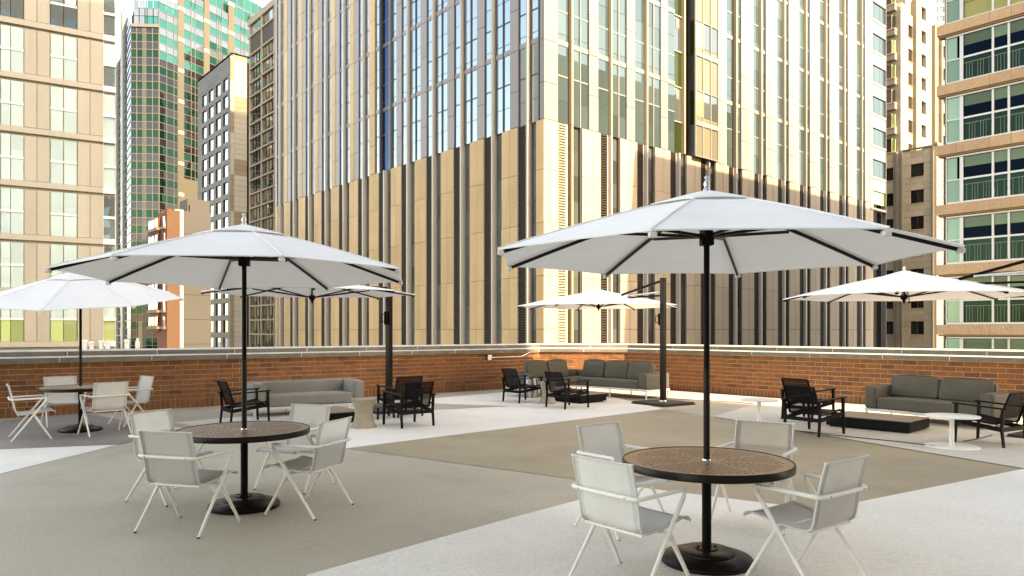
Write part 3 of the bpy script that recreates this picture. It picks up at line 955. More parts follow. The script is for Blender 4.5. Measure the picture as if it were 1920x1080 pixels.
bmesh.ops.recalc_face_normals(bm, faces=bm.faces[:])
obj("gable", bm, M['b6brick'], B6.root)
q = f6.t
for k in range(7):
    zc = f6.z(q(296), 420 + k * 30.5)
    f6.add("bay_window", 'b6brick', q(284), q(301), zc - 1.0, zc + .62, 0, .28)
    for x0, x1 in ((284.5, 289), (290, 294.5), (296, 301)):
        f6.add("window_pane", 'b3win', q(x0) + .03, q(x1) - .03, zc - .42, zc + .48, .26, .31, jit=.02)
        f6.add("window_trim", 'b6trim', q(x0), q(x1), zc + .49, zc + .58, .2, .34)
    f6.add("bay_cornice", 'b6trim', q(283), q(302), zc - .78, zc - .46, 0, .42)
    f6.add("window_pane", 'b3win', q(306.5), q(310), zc - .5, zc + .5, -.02, .03, jit=.02)
    f6.add("bay_cornice", 'b6trim', q(305.5), q(311.5), zc - .8, zc - .52, 0, .25)
g6.add("side_wall", 'b6orange', 0.02, g6.len, GZ, top6, -.3, .02)
B6.finish()

c7 = at2(328.6, 76.0)
B7 = Building("rendered_block", "plain grey rendered block with white edge strip beside the red brick house", "building", (c7.x, c7.y, GZ))
f7 = Face(B7, c7, c7 + U * 3.6)
q = f7.t
z7 = f7.z(q(350), 396)
core(B7, "wall_core", 'b7grey', [c7 + V_ * .3, c7 + U * 3.6 + V_ * .3, c7 + U * 3.6 + V_ * 6, c7 + V_ * 6], GZ, z7 - .2)
f7.add("edge_strip", 'b7white', 0, q(344), GZ, z7 + .1, -.3, .03)
z = z7
for dz in (2.4, 3.2, 3.2, 2.6, 2.6, 4.0):
    f7.add("wall_panel", 'b7grey', q(344.2), f7.len, z - dz + .03, z, -.3, .0)
    z -= dz
f7.add("roof_room", 'b7grey', q(353), f7.len, z7 + .02, f7.z(q(365), 373), -3.0, -.3)
f7.add("door", 'void', q(355.5), q(357.5), z7 + .02, z7 + .75, -.32, -.28)
B7.finish()

# ---------------------------------------------------------------- limestone tower on the right
c8 = at2(1757, 95.0)
B8 = Building("limestone_tower", "stepped limestone tower with sunlit piers at the right", "tower", (c8.x, c8.y, GZ))
f8 = Face(B8, c8 + V_ * 6.6, c8)            # shaded low block
g8 = Face(B8, c8, c8 + U * 6)
q = f8.t
zt8 = f8.z(f8.len, 273)
core(B8, "lower_block", 'b8tan', [c8 + V_ * 6.6 + U * .3, c8 + U * .3 + V_ * .3, c8 + U * 6 + V_ * .3, c8 + U * 6 + V_ * 6.6], GZ, zt8 - .2)
rows = [f8.z(q(1720), 319 + 49.3 * k) for k in range(8)]
seg = [0.0, q(1654), q(1675), q(1678), q(1683), q(1688), q(1693), q(1707), q(1732), q(1747), f8.len]
for zc in rows:
    for a, b in ((1654, 1675), (1707, 1732)):
        w = q(b) - q(a)
        for j in range(2):
            f8.add("window_pane", 'b8win', q(a) + w / 2 * j + .03, q(a) + w / 2 * (j + 1) - .03, zc - .85, zc + .85, -.22, -.14, jit=.01)
        f8.add("window_sill", 'b8tan', q(a) - .05, q(b) + .05, zc - .98, zc - .86, -.2, .06)
z = -2.0
hgt = rows[0] - rows[1]
y = rows[-1] - .85 - hgt
while y < zt8:
    for h in range(4):
        full = h >= 2        # above the windows
        z0 = y + (0 if h == 0 else .85 if h == 1 else 1.72 + (h - 2) * (hgt - 1.72) / 2)
        z1 = y + (.85 if h == 0 else 1.7 if h == 1 else 1.72 + (h - 1) * (hgt - 1.72) / 2)
        for a, b in ((1648, 1654), (1675, 1693), (1693, 1707), (1732, 1747)):
            f8.add("stone_block", 'b8tan', q(a) + .01, q(b) - .01, z0 + .012, min(z1 - .012, zt8), -.3, random.uniform(0, .012))
        if full:
            for a, b in ((1654, 1675), (1707, 1732)):
                f8.add("stone_block", 'b8tan', q(a) + .01, q(b) - .01, z0 + .012, min(z1 - .012, zt8), -.3, random.uniform(0, .012))
    y += hgt
for a, b, m, n in ((1679, 1682.5, 'b8lime', .22), (1688.5, 1692.5, 'b8lime', .22), (1747, 1750.5, 'b8lime', .18), (1750.6, 1756.9, 'b8tan', .05)):
    f8.add("pilaster", m, q(a), q(b), -2, zt8 + .1, -.1, n)
f8.add("coping", 'b8trim', q(1689), f8.len + .1, zt8 + .02, zt8 + .2, -.4, .12)
q = g8.t
z = -2.0
while z < zt8:
    g8.add("stone_block", 'b8lime', .02, q(1768.5), z + .01, z + 1.4, -.3, 0)
    g8.add("window_pane", 'b8win', q(1769), q(1772), z + .3, z + 1.5, -.2, -.1)
    g8.add("stone_block", 'b8lime', q(1772.3), 6, z + .01, z + 1.4, -.3, 0)
    z += 1.42
# tall sunlit part behind
c9 = at2(1689, 112.0)
h8 = Face(B8, c9, c9 + U * 15)
core(B8, "upper_block", 'b8lime', [c9 + V_ * .3, c9 + U * 4.9 + V_ * .3, c9 + U * 4.9 + V_ * 9, c9 + V_ * 9], GZ, h8.z(1, 9) - .2)
core(B8, "tall_block", 'b8lime', [c9 + U * 2.6 + V_ * .31, c9 + U * 15 + V_ * .31, c9 + U * 15 + V_ * 8, c9 + U * 2.6 + V_ * 8], GZ, h8.z(4, -60))
q = h8.t
def wallcol(x0, x1, top, wx=None, n1=0.0, rowy=(), m='b8lime'):
    t0, t1 = q(x0), q(x1)
    zt_ = h8.z((t0 + t1) / 2, top)
    if not wx:
        z = 8.0
        while z < zt_:
            h8.add("stone_block", m, t0 + .01, t1 - .01, z + .01, min(z + 1.7, zt_), -.3, n1); z += 1.72
        return
    a, b = q(wx[0]), q(wx[1])
    z = 8.0
    ws = sorted([h8.z((a + b) / 2, y) for y in rowy])
    z = 8.0
    for wz in ws + [None]:
        e = (wz - 1.0) if wz else zt_
        if e > zt_: e = zt_
        if e > z: h8.add("stone_block", m, t0 + .01, t1 - .01, z + .01, e - .01, -.3, n1)
        if wz and wz + 1.0 < zt_:
            h8.add("stone_block", m, t0 + .01, a - .01, e, wz + 1.0, -.3, n1)
            h8.add("stone_block", m, b + .01, t1 - .01, e, wz + 1.0, -.3, n1)
            h8.add("window_pane", 'b8win', a, (a + b) / 2 - .03, e + .05, wz + .97, -.25, -.14, jit=.02)
            h8.add("window_pane", 'b8win', (a + b) / 2 + .03, b, e + .05, wz + .97, -.25, -.14, jit=.02)
            h8.add("window_sill", 'b8trim', a - .06, b + .06, e - .12, e + .03, -.2, .08)
            z = wz + 1.0
        elif wz: break
wallcol(1689, 1696, 14); wallcol(1696.3, 1711.5, 22, (1703, 1711), 0, [60 + 44.4 * k for k in range(-2, 8)])
wallcol(1714, 1740, -60, (1724, 1732.5), .3, [71 + 44 * k for k in range(-3, 8)])
wallcol(1740.3, 1747, 48, (1740.8, 1744), 0, [88 + 43 * k for k in range(0, 8)]); wallcol(1752.3, 1759.6, 60, (1753.5, 1758.5), 0, [94 + 42.5 * k for k in range(0, 8)])
wallcol(1762.5, 1775, 62, (1768.5, 1772), 0, [98 + 42 * k for k in range(0, 8)])
for a, b, tp in ((1711.8, 1713.7, 2), (1747.2, 1752, 48), (1759.8, 1762.2, 60)):
    h8.add("pilaster", 'b8trim', q(a), q(b), 8, h8.z(q(a), tp), -.3, .5)
# stepped bay of dark windows on the corner
e9 = c9 + V_ * 3.6
k8 = Face(B8, e9, c9)
core(B8, "corner_wall", 'b8tan', [e9 + U * .2, c9 + U * .2, c9 + U * 3 + V_ * .2, e9 + U * 3], GZ, k8.z(1, 14))
q = k8.t
for k in range(-1, 14):
    zc = k8.z(q(1670), 46 + 46 * k)
    k8.add("bay_window", 'b8lime', q(1662), q(1681.5), zc - 1.95, zc - 1.1, -.2, .7)
    k8.add("bay_cornice", 'b8tan', q(1661.5), q(1682), zc - 1.08, zc - .98, -.2, .85)
    for a, b in ((1662.5, 1665), (1665.3, 1674.3)):
        k8.add("window_pane", 'b8win', q(a), q(b), zc - .96, zc + .75, .3, .6, jit=.01)
        k8.add("window_pane", 'b8win', q(a), q(b), zc + .82, zc + 1.2, .3, .6, jit=.01)
    k8.add("window_frame", 'b8trim', q(1674.4), q(1675.2), zc - .96, zc + 1.2, .2, .66)
    k8.add("window_pane", 'b1green' if k % 3 else 'b8win', q(1675.4), q(1681), zc - .9, zc + 1.0, .3, .5, jit=.02)
B8.finish()

# brick coloured block and a far white tower behind the limestone tower
cA = at2(1686, 150.0)
BA = Building("rear_block", "plain orange brown block peeping over the roof of the limestone tower", "building", (cA.x, cA.y, GZ))
fA = Face(BA, cA, cA + U * 14)
core(BA, "wall", 'b8tan', [cA + V_ * .1, cA + U * 14 + V_ * .1, cA + U * 14 + V_ * 10, cA + V_ * 10], GZ, fA.z(3, 18))
for i in range(4):
    for k in range(4):
        fA.add("wall_panel", 'b8tan', 1.2 * i * 3, 1.2 * (i + 1) * 3 - .03, fA.z(3, 18) - (k + 1) * 3, fA.z(3, 18) - k * 3 - .03, -.1, .05)
BA.finish()
cB = at2(1735, 240.0)
BB = Building("far_tower", "far white gridded tower glimpsed above the limestone tower at the top right", "tower", (cB.x, cB.y, GZ))
fB = Face(BB, cB, cB + Vector((14, -1.5)))
core(BB, "wall_core", 'void', [cB + Vector((0, .5)), cB + Vector((14, -1)), cB + Vector((14, 12)), cB + Vector((0, 12))], GZ, 150)
z = 100.0
while z < 150:
    for j in range(7):
        fB.add("window_pane", 'g_mainr', j * 2 + .35, j * 2 + 1.85, z + .5, z + 2.4, -.4, -.2, jit=.01)
    fB.add("floor_band", 'b7white', 0, 14, z - .5, z + .45, -.4, .0)
    z += 2.9
for j in range(8):
    fB.add("grid_post", 'b7white', j * 2 - .12, j * 2 + .3, 98, 150, -.4, .05)
BB.finish()

# ---------------------------------------------------------------- green windowed building on the right
c9b = Vector((23.62, 40.0))
B9 = Building("hotel_block", "building with green windows and brown granite floor bands at the right edge of the view", "building", (c9b.x, c9b.y, GZ))
L9 = 34.0
f9 = Face(B9, c9b, c9b - V_ * L9)
TOP9 = 31.6
core(B9, "wall_core", 'void', [c9b + U * .25, c9b - V_ * L9 + U * .25, c9b - V_ * L9 + U * 47, c9b + U * 47], GZ, TOP9)
q = f9.t
ST9 = 111.6 * 40 / F
zref = f9.z(q(1775), 171)                  # middle of one granite band
t_end = 14.0
cols9 = [(q(1776), q(1799.5), 'c'), (q(1807.2), q(1859.8), 'w'), (q(1863.4), q(1889.6), 'w'), (q(1893.6), q(1946), 'w'), (q(1950), q(2010), 'w')] + [(q(2015) + 2.3 * i, q(2015) + 2.3 * i + 2.18, 'w') for i in range(9)]
for k in range(-6, 6):
    zb = zref + k * ST9
    t = -.22
    for w in (2.55, .95, 1.0) + (1.9,) * 12:
        f9.add("granite_panel", 'b9stone', t, t + w - .012, zb - .24, zb + .30, -.3, .26 + random.uniform(0, .006)); t += w
    f9.add("soffit_trim", 'b9trim', -.18, t, zb - .33, zb - .25, -.3, .16)
    lo, hi = zb + .42, zb + ST9 - .46
    mid = (lo + hi) / 2
    f9.add("window_frame", 'b9frame', q(1774.5), t, zb + .31, zb + .41, -.1, .07)
    f9.add("window_frame", 'b9frame', q(1774.5), t, hi + .02, hi + .10, -.1, .07)
    for t0, t1, kd in cols9:
        if kd == 'c':
            f9.add("window_pane", 'b9green', t0, t1, lo, mid - .03, -.1, -.02, jit=.001)
            f9.add("window_pane", 'b9green', t0, t1 if k % 2 else t0 + (t1 - t0) * .78, mid + .03, hi, -.1, -.02, jit=.001)
            f9.add("window_frame", 'b9frame', t0, t1, mid - .03, mid + .03, -.1, .02)
            f9.add("window_frame", 'b9frame', t1 + .01, t1 + .13, lo, hi, -.1, .05)
            f9.add("window_frame", 'b9frame', t0 - .06, t0 - .01, lo, hi, -.1, .05)
            f9.add("dark_gap", 'void', t1 + .14, t1 + .20, lo, hi, -.1, .02)
        else:
            f9.add("window_pane", 'b9yel' if k == 1 else 'b9low', t0, t1, lo, mid - .05, -.1, -.04, jit=.003)
            f9.add("window_pane", 'b9navy', t0, t1, mid + .05, hi - .56, -.1, -.04, jit=.001)
            f9.add("upper_strip", 'b9sage', t0, t1, hi - .555, hi, -.1, -.035, jit=.0)  # sage green strip across the top of the upper pane
            f9.add("window_frame", 'b9frame', t0, t1, mid - .05, mid + .05, -.1, .04)
            f9.add("window_frame", 'b9frame', t1 + .005, t1 + .105, lo, hi, -.1, .05)
            # balustrade just behind the lower pane, seen as pale bars
            n = max(2, int((t1 - t0) / .13))
            for j in range(1, n if k != 1 else 0):
                tt = t0 + (t1 - t0) * j / n
                if (j * 5 + k) % 4:
                    f9.add("railing_bar", 'b9rail', tt - .012, tt + .012, lo + .02, mid - .34, -.03, -.01)
            f9.add("railing_bar", 'b9rail', t0 + .02, t1 - .02, mid - .33, mid - .29, -.03, -.01)
    f9.add("window_frame", 'b9frame', q(1804.2), q(1806.8), lo, hi, -.1, .06)
B9.finish()

# ---------------------------------------------------------------- the hotel the terrace belongs to, behind the camera (casts the terrace's shade)
PV = Vector((.714, .70)); QV = Vector((.70, -.714))
def pq(p, q_): return PV * p + QV * q_
HB = Building("hotel_tower", "buff brick hotel tower behind the terrace", "tower", (pq(5, 20).x, pq(5, 20).y, GZ))
core(HB, "wall", 'hotel', [pq(-45, 11), pq(15.75, 11), pq(15.75, 34), pq(-45, 34)], GZ, 68)
hb = bmesh.new()
o = HB.loc
for i in range(22):
    for k in range(15):
        p0 = -40 + i * 2.5; z0 = .4 + k * 2.9
        v = []
        for z in (z0, z0 + 1.7):
            for pp, qq in ((p0, 10.95), (p0 + 1.4, 10.95), (p0 + 1.4, 11.05), (p0, 11.05)):
                w = pq(pp, qq); v.append(hb.verts.new((w.x - o.x, w.y - o.y, z - o.z)))
        for f in ((3, 2, 1, 0), (4, 5, 6, 7), (0, 1, 5, 4), (1, 2, 6, 5), (2, 3, 7, 6), (3, 0, 4, 7)):
            hb.faces.new([v[j] for j in f])
bmesh.ops.recalc_face_normals(hb, faces=hb.faces[:])
obj("window_glazing", hb, M['g_dark'], HB.root, kind="stuff")

# ================================================================ THE TERRACE
fb = bmesh.new()
WL0, WLd = Vector((-0.92, 20.95)), Vector((.80, .60)).normalized()
c1, c2 = Vector((.85, 22.27)), Vector((3.51, 21.99))
WRd = Vector((.667, -.745)).normalized()
wl_far = c1 - WLd * 19.0
wr_far = c2 + WRd * 15.0
def poly(name, pts, m, z, kind="structure", thick=None):
    bm = bmesh.new()
    bm.faces.new([bm.verts.new((p[0], p[1], z)) for p in pts])
    bm.normal_update()
    if bm.faces[:][0].normal.z < 0: bmesh.ops.reverse_faces(bm, faces=bm.faces[:])
    return tag(obj(name, bm, M[m]), kind=kind)
out = .30
slab = [wl_far, c1, c2, wr_far, pq(15.7, 10.9), pq(-30, 10.9), wl_far + Vector((-6, -12))]
bm = bmesh.new()
lo = [bm.verts.new((p.x, p.y, GZ)) for p in slab]; hi = [bm.verts.new((p.x, p.y, 0)) for p in slab]
n = len(slab)
for i in range(n): bm.faces.new((lo[i], lo[(i + 1) % n], hi[(i + 1) % n], hi[i]))
bm.faces.new(hi); bm.faces.new(lo[::-1])
bmesh.ops.recalc_face_normals(bm, faces=bm.faces[:])
tag(obj("terrace_floor", bm, M['floor']), kind="structure")
def gp(L): return [gnd(x, y).xy for x, y in L]
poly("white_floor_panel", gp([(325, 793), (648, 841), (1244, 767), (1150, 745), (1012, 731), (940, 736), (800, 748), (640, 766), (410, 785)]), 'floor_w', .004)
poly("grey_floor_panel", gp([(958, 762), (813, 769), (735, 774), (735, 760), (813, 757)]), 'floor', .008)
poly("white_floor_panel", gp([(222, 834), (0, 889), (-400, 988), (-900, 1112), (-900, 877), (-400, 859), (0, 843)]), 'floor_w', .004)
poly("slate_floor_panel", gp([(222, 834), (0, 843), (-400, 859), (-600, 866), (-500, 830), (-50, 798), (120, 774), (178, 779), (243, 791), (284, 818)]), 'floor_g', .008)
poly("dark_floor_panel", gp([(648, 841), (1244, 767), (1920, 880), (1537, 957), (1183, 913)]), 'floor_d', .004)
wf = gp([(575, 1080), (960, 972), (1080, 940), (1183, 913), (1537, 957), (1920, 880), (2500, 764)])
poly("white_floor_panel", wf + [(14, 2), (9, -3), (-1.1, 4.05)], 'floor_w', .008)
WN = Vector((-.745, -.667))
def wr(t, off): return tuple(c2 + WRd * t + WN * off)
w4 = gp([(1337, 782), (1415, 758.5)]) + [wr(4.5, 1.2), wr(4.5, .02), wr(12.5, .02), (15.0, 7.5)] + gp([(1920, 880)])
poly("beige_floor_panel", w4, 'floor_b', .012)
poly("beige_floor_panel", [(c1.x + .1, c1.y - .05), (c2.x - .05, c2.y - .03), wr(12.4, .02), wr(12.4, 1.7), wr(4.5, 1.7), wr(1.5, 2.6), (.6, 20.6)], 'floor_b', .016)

# ---------------------------------------------------------------- brick parapets
BT = 1.062   # top of the brickwork
_bricks = {}
def brickmesh(w, h):
    k = (round(w, 3), round(h, 3))
    if k not in _bricks:
        bm = bmesh.new(); box(bm, 0, w, 0, .06, 0, h)
        bmesh.ops.bevel(bm, geom=[e for e in bm.edges if all(abs(v.co.y) < 1e-6 for v in e.verts)], offset=.004, segments=1, affect='EDGES')
        me = bpy.data.meshes.new("brick"); bm.to_mesh(me); bm.free(); me.materials.append(M['brick']); _bricks[k] = me
    return _bricks[k]
def parapet(name, label, A, B, vis0, vis1, nst, coped):
    """A to B runs left to right as seen from the terrace; vis0..vis1 is the stretch in view"""
    d = (B - A).normalized(); Lw = (B - A).length
    ang = math.atan2(d.y, d.x)
    w = thing(name, label, "wall", (A.x, A.y, 0), ang)
    bm = bmesh.new()
    box(bm, -.02, Lw + .02, -.0, .34, 0, BT + .02)        # local: x along, y away from the terrace
    obj("mortar_bed", bm, M['mortar'], w)
    items = []
    bw, bh, j = .291, .0945, .0128
    z = .206
    row = 0
    while z + bh < BT + .005:
        x = vis0 - (.15 if row % 2 else 0)
        while x < vis1:
            x0, x1 = max(x, 0), min(x + bw, Lw)
            if x1 - x0 > .06: items.append((x0, z, x1 - x0, bh, "brick"))
            x += bw + j
        z += bh + j; row += 1
    x = max(vis0, 0)
    while x + .094 < vis1:
        items.append((x, .004, .090, .190, "soldier_brick")); x += .090 + j
    def size(it):
        q_ = A + d * it[0]
        return it[2] * it[3] / max(2, q_.y) ** 2
    for nm in ("brick", "soldier_brick"):
        L = sorted([i for i in items if i[4] == nm], key=lambda i: -size(i))
        for it in L[:300]:
            o_ = link(nm, brickmesh(it[2], it[3]), w, (it[0], -.012 + random.uniform(-.0025, .0025), it[1]))
        if L[300:]:
            V = []; Fc = []; rn = []
            for it in L[300:]:
                y0 = -.012 + random.uniform(-.0025, .0025); o = len(V); r_ = random.random()
                for zz in (it[1], it[1] + it[3]):
                    for xx, yy in ((it[0], y0), (it[0] + it[2], y0), (it[0] + it[2], .05), (it[0], .05)):
                        V.append((xx, yy, zz)); rn.append(r_)
                for f in ((3, 2, 1, 0), (4, 5, 6, 7), (0, 1, 5, 4), (1, 2, 6, 5), (2, 3, 7, 6), (3, 0, 4, 7)): Fc.append([o + i for i in f])
            me = bpy.data.meshes.new("far_" + nm); me.from_pydata(V, [], Fc); me.materials.append(M['brick'])
            at = me.attributes.new("rnd", 'FLOAT', 'POINT'); at.data.foreach_set("value", rn)
            tag(link("far_" + nm, me, w), kind="stuff")
    # coping: lower ledge stones and set back cap stones, white pointing between
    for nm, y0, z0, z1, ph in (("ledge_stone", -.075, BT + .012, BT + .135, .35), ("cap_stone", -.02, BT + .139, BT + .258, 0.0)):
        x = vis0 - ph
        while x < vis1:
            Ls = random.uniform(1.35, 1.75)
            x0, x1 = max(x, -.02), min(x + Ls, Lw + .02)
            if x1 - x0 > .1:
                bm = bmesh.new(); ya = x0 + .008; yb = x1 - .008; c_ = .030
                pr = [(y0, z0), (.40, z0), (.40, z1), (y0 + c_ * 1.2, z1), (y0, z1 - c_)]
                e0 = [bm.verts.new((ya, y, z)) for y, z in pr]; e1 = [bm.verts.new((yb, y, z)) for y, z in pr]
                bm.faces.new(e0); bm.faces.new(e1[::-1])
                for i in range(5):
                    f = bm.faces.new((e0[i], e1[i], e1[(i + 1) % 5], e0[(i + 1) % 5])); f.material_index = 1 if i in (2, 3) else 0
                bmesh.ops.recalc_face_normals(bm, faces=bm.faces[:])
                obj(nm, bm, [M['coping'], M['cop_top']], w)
                if x1 < Lw:
                    bm = bmesh.new(); box(bm, x1 - .0075, x1 + .0075, y0 + .004, .39, z0 + .002, z1 - .003)
                    obj("pointing", bm, M['pointing'], w)
            x += Ls
    return w
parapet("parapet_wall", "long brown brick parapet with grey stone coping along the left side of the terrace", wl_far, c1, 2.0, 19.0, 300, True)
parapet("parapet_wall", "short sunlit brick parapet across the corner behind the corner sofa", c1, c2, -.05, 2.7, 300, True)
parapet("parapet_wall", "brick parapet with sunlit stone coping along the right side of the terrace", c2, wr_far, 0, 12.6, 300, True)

# conduit on the left parapet
t = thing("wall_conduit", "grey junction box and bent metal conduit on the parapet left of the corner sofa", "conduit", (c1.x, c1.y, 0), math.atan2(WLd.y, WLd.x))
bm = bmesh.new(); rbox(bm, -2.0, -1.86, -.10, -.016, .86, 1.02, .008, 1); obj("junction_box", bm, M['steel'], t)
bm = bmesh.new(); tube(bm, smooth_path([(-1.855, -.045, .94), (-.75, -.045, .94), (-.45, -.045, 1.06), (-.12, -.045, 1.065)], .08), .014, 8); obj("pipe", bm, M['steel'], t, 60)
bm = bmesh.new(); lathe(bm, [(.024, -.02), (.024, .02)], 10); bmesh.ops.rotate(bm, verts=bm.verts, cent=(0, 0, 0), matrix=Matrix.Rotation(R(90), 3, 'Y')); bmesh.ops.translate(bm, verts=bm.verts, vec=(-1.84, -.045, .94)); obj("coupling", bm, M['steel'], t)

# low roof beyond the left parapet with its vents
lr = bmesh.new()
box(lr, -30, -13, 30, 38.4, GZ, .45)
bl = thing("low_rooftop", "flat roof just beyond the left parapet carrying white vents", "building", (-23, 35, GZ))
me = obj("roof_slab", lr, M['b7grey'], bl); me.location = (23, -35, -GZ)
def vent(px, y0, y1, w, label, kind):
    Yv = 33.0
    x = (px - 960) / F * Yv
    zt_ = CH + (HZ - y0) * Yv / F
    r = w / 2 * Yv / F
    t = thing("roof_vent", label, "vent", (x, Yv, .45), 0, "white vents on the low roof")
    bm = bmesh.new(); h = zt_ - .45
    lathe(bm, [(r, 0), (r, h * .86)], 14); obj("vent_pipe", bm, M['white'], t, 60)
    bm = bmesh.new()
    if kind == 'cap': lathe(bm, [(r * 1.25, h * .862), (r * 1.25, h * .97), (r * .7, h)], 14)
    else: lathe(bm, [(r * .55, h * .862), (r * .55, h * 1.0)], 10)
    obj("vent_cap", bm, M['white'], t, 60)
vent(159, 637, 652, 9, "short pale vent at the left end of the row beyond the parapet", 'cap')
vent(172, 640, 652, 8, "low pale vent second from the left beyond the parapet", 'cap')
vent(190, 638, 652, 8, "pale vent right of the little lattice mast beyond the parapet", 'cap')
vent(202, 639, 652, 8, "pale vent under the corner windows of the beige building", 'cap')
vent(238, 636, 652, 8, "white capped vent standing alone in front of the green tower", 'cap')
vent(258, 634, 652, 8, "white vent with thin top pipe beside the tan flue", 'pin')
t = thing("lattice_mast", "tiny grey lattice mast with dish among the white vents", "mast", (P(183, 33).x, 33, .45))
bm = bmesh.new()
for dx in (-.05, .05): tube(bm, [(dx, 0, 0), (dx * .3, 0, 1.05)], .012, 6)
obj("mast_leg", bm, M['mfing'], t, kind="stuff")
bm = bmesh.new()
for k in range(5): tube(bm, [(-.05 + .007 * k, 0, .2 * k + .05), (.05 - .007 * k, 0, .2 * k + .2)], .008, 5)
obj("bracing", bm, M['mfing'], t, kind="stuff")
t = thing("flue_pipe", "slim tan flue rising in front of the dark green tower", "flue", (P(263, 34).x, 34, .45))
bm = bmesh.new(); lathe(bm, [(.085, 0), (.085, 1.62)], 14); obj("pipe", bm, M['b8trim'], t, 60)
bm = bmesh.new(); lathe(bm, [(.10, 1.622), (.10, 1.70)], 14); obj("collar", bm, M['b8trim'], t, 60)

# ================================================================ FURNITURE
# ---------------------------------------------------------------- pedestal tables with perforated tops
def clip_circle(poly, rad, n=72):
    """clip a convex polygon by a circle given as n-gon"""
    out = poly
    for k in range(n):
        a = 2 * math.pi * (k + .5) / n
        nx, ny, d = math.cos(a), math.sin(a), rad * math.cos(math.pi / n)
        src, out = out, []
        for i in range(len(src)):
            p, q_ = src[i], src[(i + 1) % len(src)]
            sp, sq = nx * p[0] + ny * p[1] - d, nx * q_[0] + ny * q_[1] - d
            if sp <= 0: out.append(p)
            if (sp < 0 < sq) or (sq < 0 < sp):
                t = sp / (sp - sq); out.append((p[0] + (q_[0] - p[0]) * t, p[1] + (q_[1] - p[1]) * t))
        if len(out) < 3: return []
    return out
TR, TH = .615, .755
def table_top():
    bm = bmesh.new()
    s = .0375; rin = TR - .008; hr = .0092
    N_ = int(TR / s) + 1
    for i in range(-N_, N_):
        for j in range(-N_, N_):
            x0, y0 = i * s, j * s
            cx, cy = x0 + s / 2, y0 + s / 2
            sqr = [(x0, y0), (x0 + s, y0), (x0 + s, y0 + s), (x0, y0 + s)]
            rr = math.hypot(cx, cy); a = math.degrees(math.atan2(cy, cx)) % 45
            spoke = rr * math.sin(R(min(abs(a - 22.5), 90))) < .020
            hole = .085 < rr < TR - .085 and not spoke
            if hole:
                outer = []
                for k in range(8):
                    t = 2 * math.pi * k / 8
                    m = max(abs(math.cos(t)), abs(math.sin(t)))
                    outer.append(bm.verts.new((cx + math.cos(t) / m * s / 2, cy + math.sin(t) / m * s / 2, 0)))
                top = [bm.verts.new((cx + hr * math.cos(2 * math.pi * k / 8), cy + hr * math.sin(2 * math.pi * k / 8), 0)) for k in range(8)]
                low = [bm.verts.new((v.co.x, v.co.y, -.022)) for v in top]
                for k in range(8):
                    l = (k + 1) % 8
                    bm.faces.new((outer[k], outer[l], top[l], top[k])); bm.faces.new((top[k], top[l], low[l], low[k])).material_index = 1  # hole walls coloured dark to stand in for shade inside
            else:
                pl = clip_circle(sqr, rin)
                if len(pl) >= 3:
                    try: bm.faces.new([bm.verts.new((p[0], p[1], 0)) for p in pl])
                    except ValueError: pass
    bmesh.ops.remove_doubles(bm, verts=bm.verts, dist=1e-5)
    bmesh.ops.translate(bm, verts=bm.verts, vec=(0, 0, TH - .004))
    return bm
def make_table(loc, label):
    t = thing("round_table", label, "table", loc, 0, "round perforated tables")
    obj("tabletop", table_top(), [M['bronze'], M['bronze_d']], t)
    bm = bmesh.new()
    lathe(bm, [(TR - .013, TH - .012), (TR - .013, TH - .0005), (TR - .004, TH + .002), (TR, TH - .004), (TR, TH - .050), (TR - .006, TH - .054), (TR - .013, TH - .054), (TR - .013, TH - .012)], 96, close=False)
    obj("rim", bm, M['bronze_d'], t, 35)
    bm = bmesh.new()
    for k in range(4):
        a = k * math.pi / 4 + R(22.5)
        c, s_ = math.cos(a), math.sin(a)
        bar(bm, (-c * (TR - .02), -s_ * (TR - .02), TH - .03), (c * (TR - .02), s_ * (TR - .02), TH - .03), .035, .03)
    obj("brace", bm, M['black'], t)
    bm = bmesh.new(); tube(bm, [(0, 0, .10), (0, 0, TH - .012)], .034, 20); obj("pedestal", bm, M['black'], t, 50)
    bm = bmesh.new()
    lathe(bm, [(.328, .0), (.333, .008), (.333, .034), (.322, .046), (.235, .064), (.225, .070)], 64)
    obj("base", bm, M['bronze_d'], t, 40)
    bm = bmesh.new()
    lathe(bm, [(.200, .0665), (.203, .074), (.200, .086), (.188, .094), (.075, .104)], 56); obj("base_tier", bm, M['bronze_d'], t, 40)
    bm = bmesh.new(); lathe(bm, [(.082, .1045), (.082, .112), (.036, .114)], 32); fl_ = obj("flange", bm, M['bronze_d'], t, 40)
    for k in range(4):
        a = R(45 + 90 * k)
        bm = bmesh.new(); lathe(bm, [(.009, .113), (.009, .122), (.004, .124)], 10, .062 * math.cos(a), .062 * math.sin(a)); obj("bolt", bm, M['black'], fl_, 60)
    bm = bmesh.new(); lathe(bm, [(.034, TH - .003), (.032, TH + .006), (.024, TH + .008)], 24); obj("collar", bm, M['steel'], t, 60)
    return t
T2 = gnd(1325, 1054); T1 = gnd(458, 950); T3 = gnd(151, 808)
tab = make_table(T2, "round bronze perforated table in the right foreground, nearest of the three umbrella tables")
tab.rotation_euler.z = R(47)
dup(tab, T1, R(35), "round bronze perforated table left of centre with warm light on its top")
dup(tab, T3, R(20), "round dark table at the far left in front of the brick parapet")

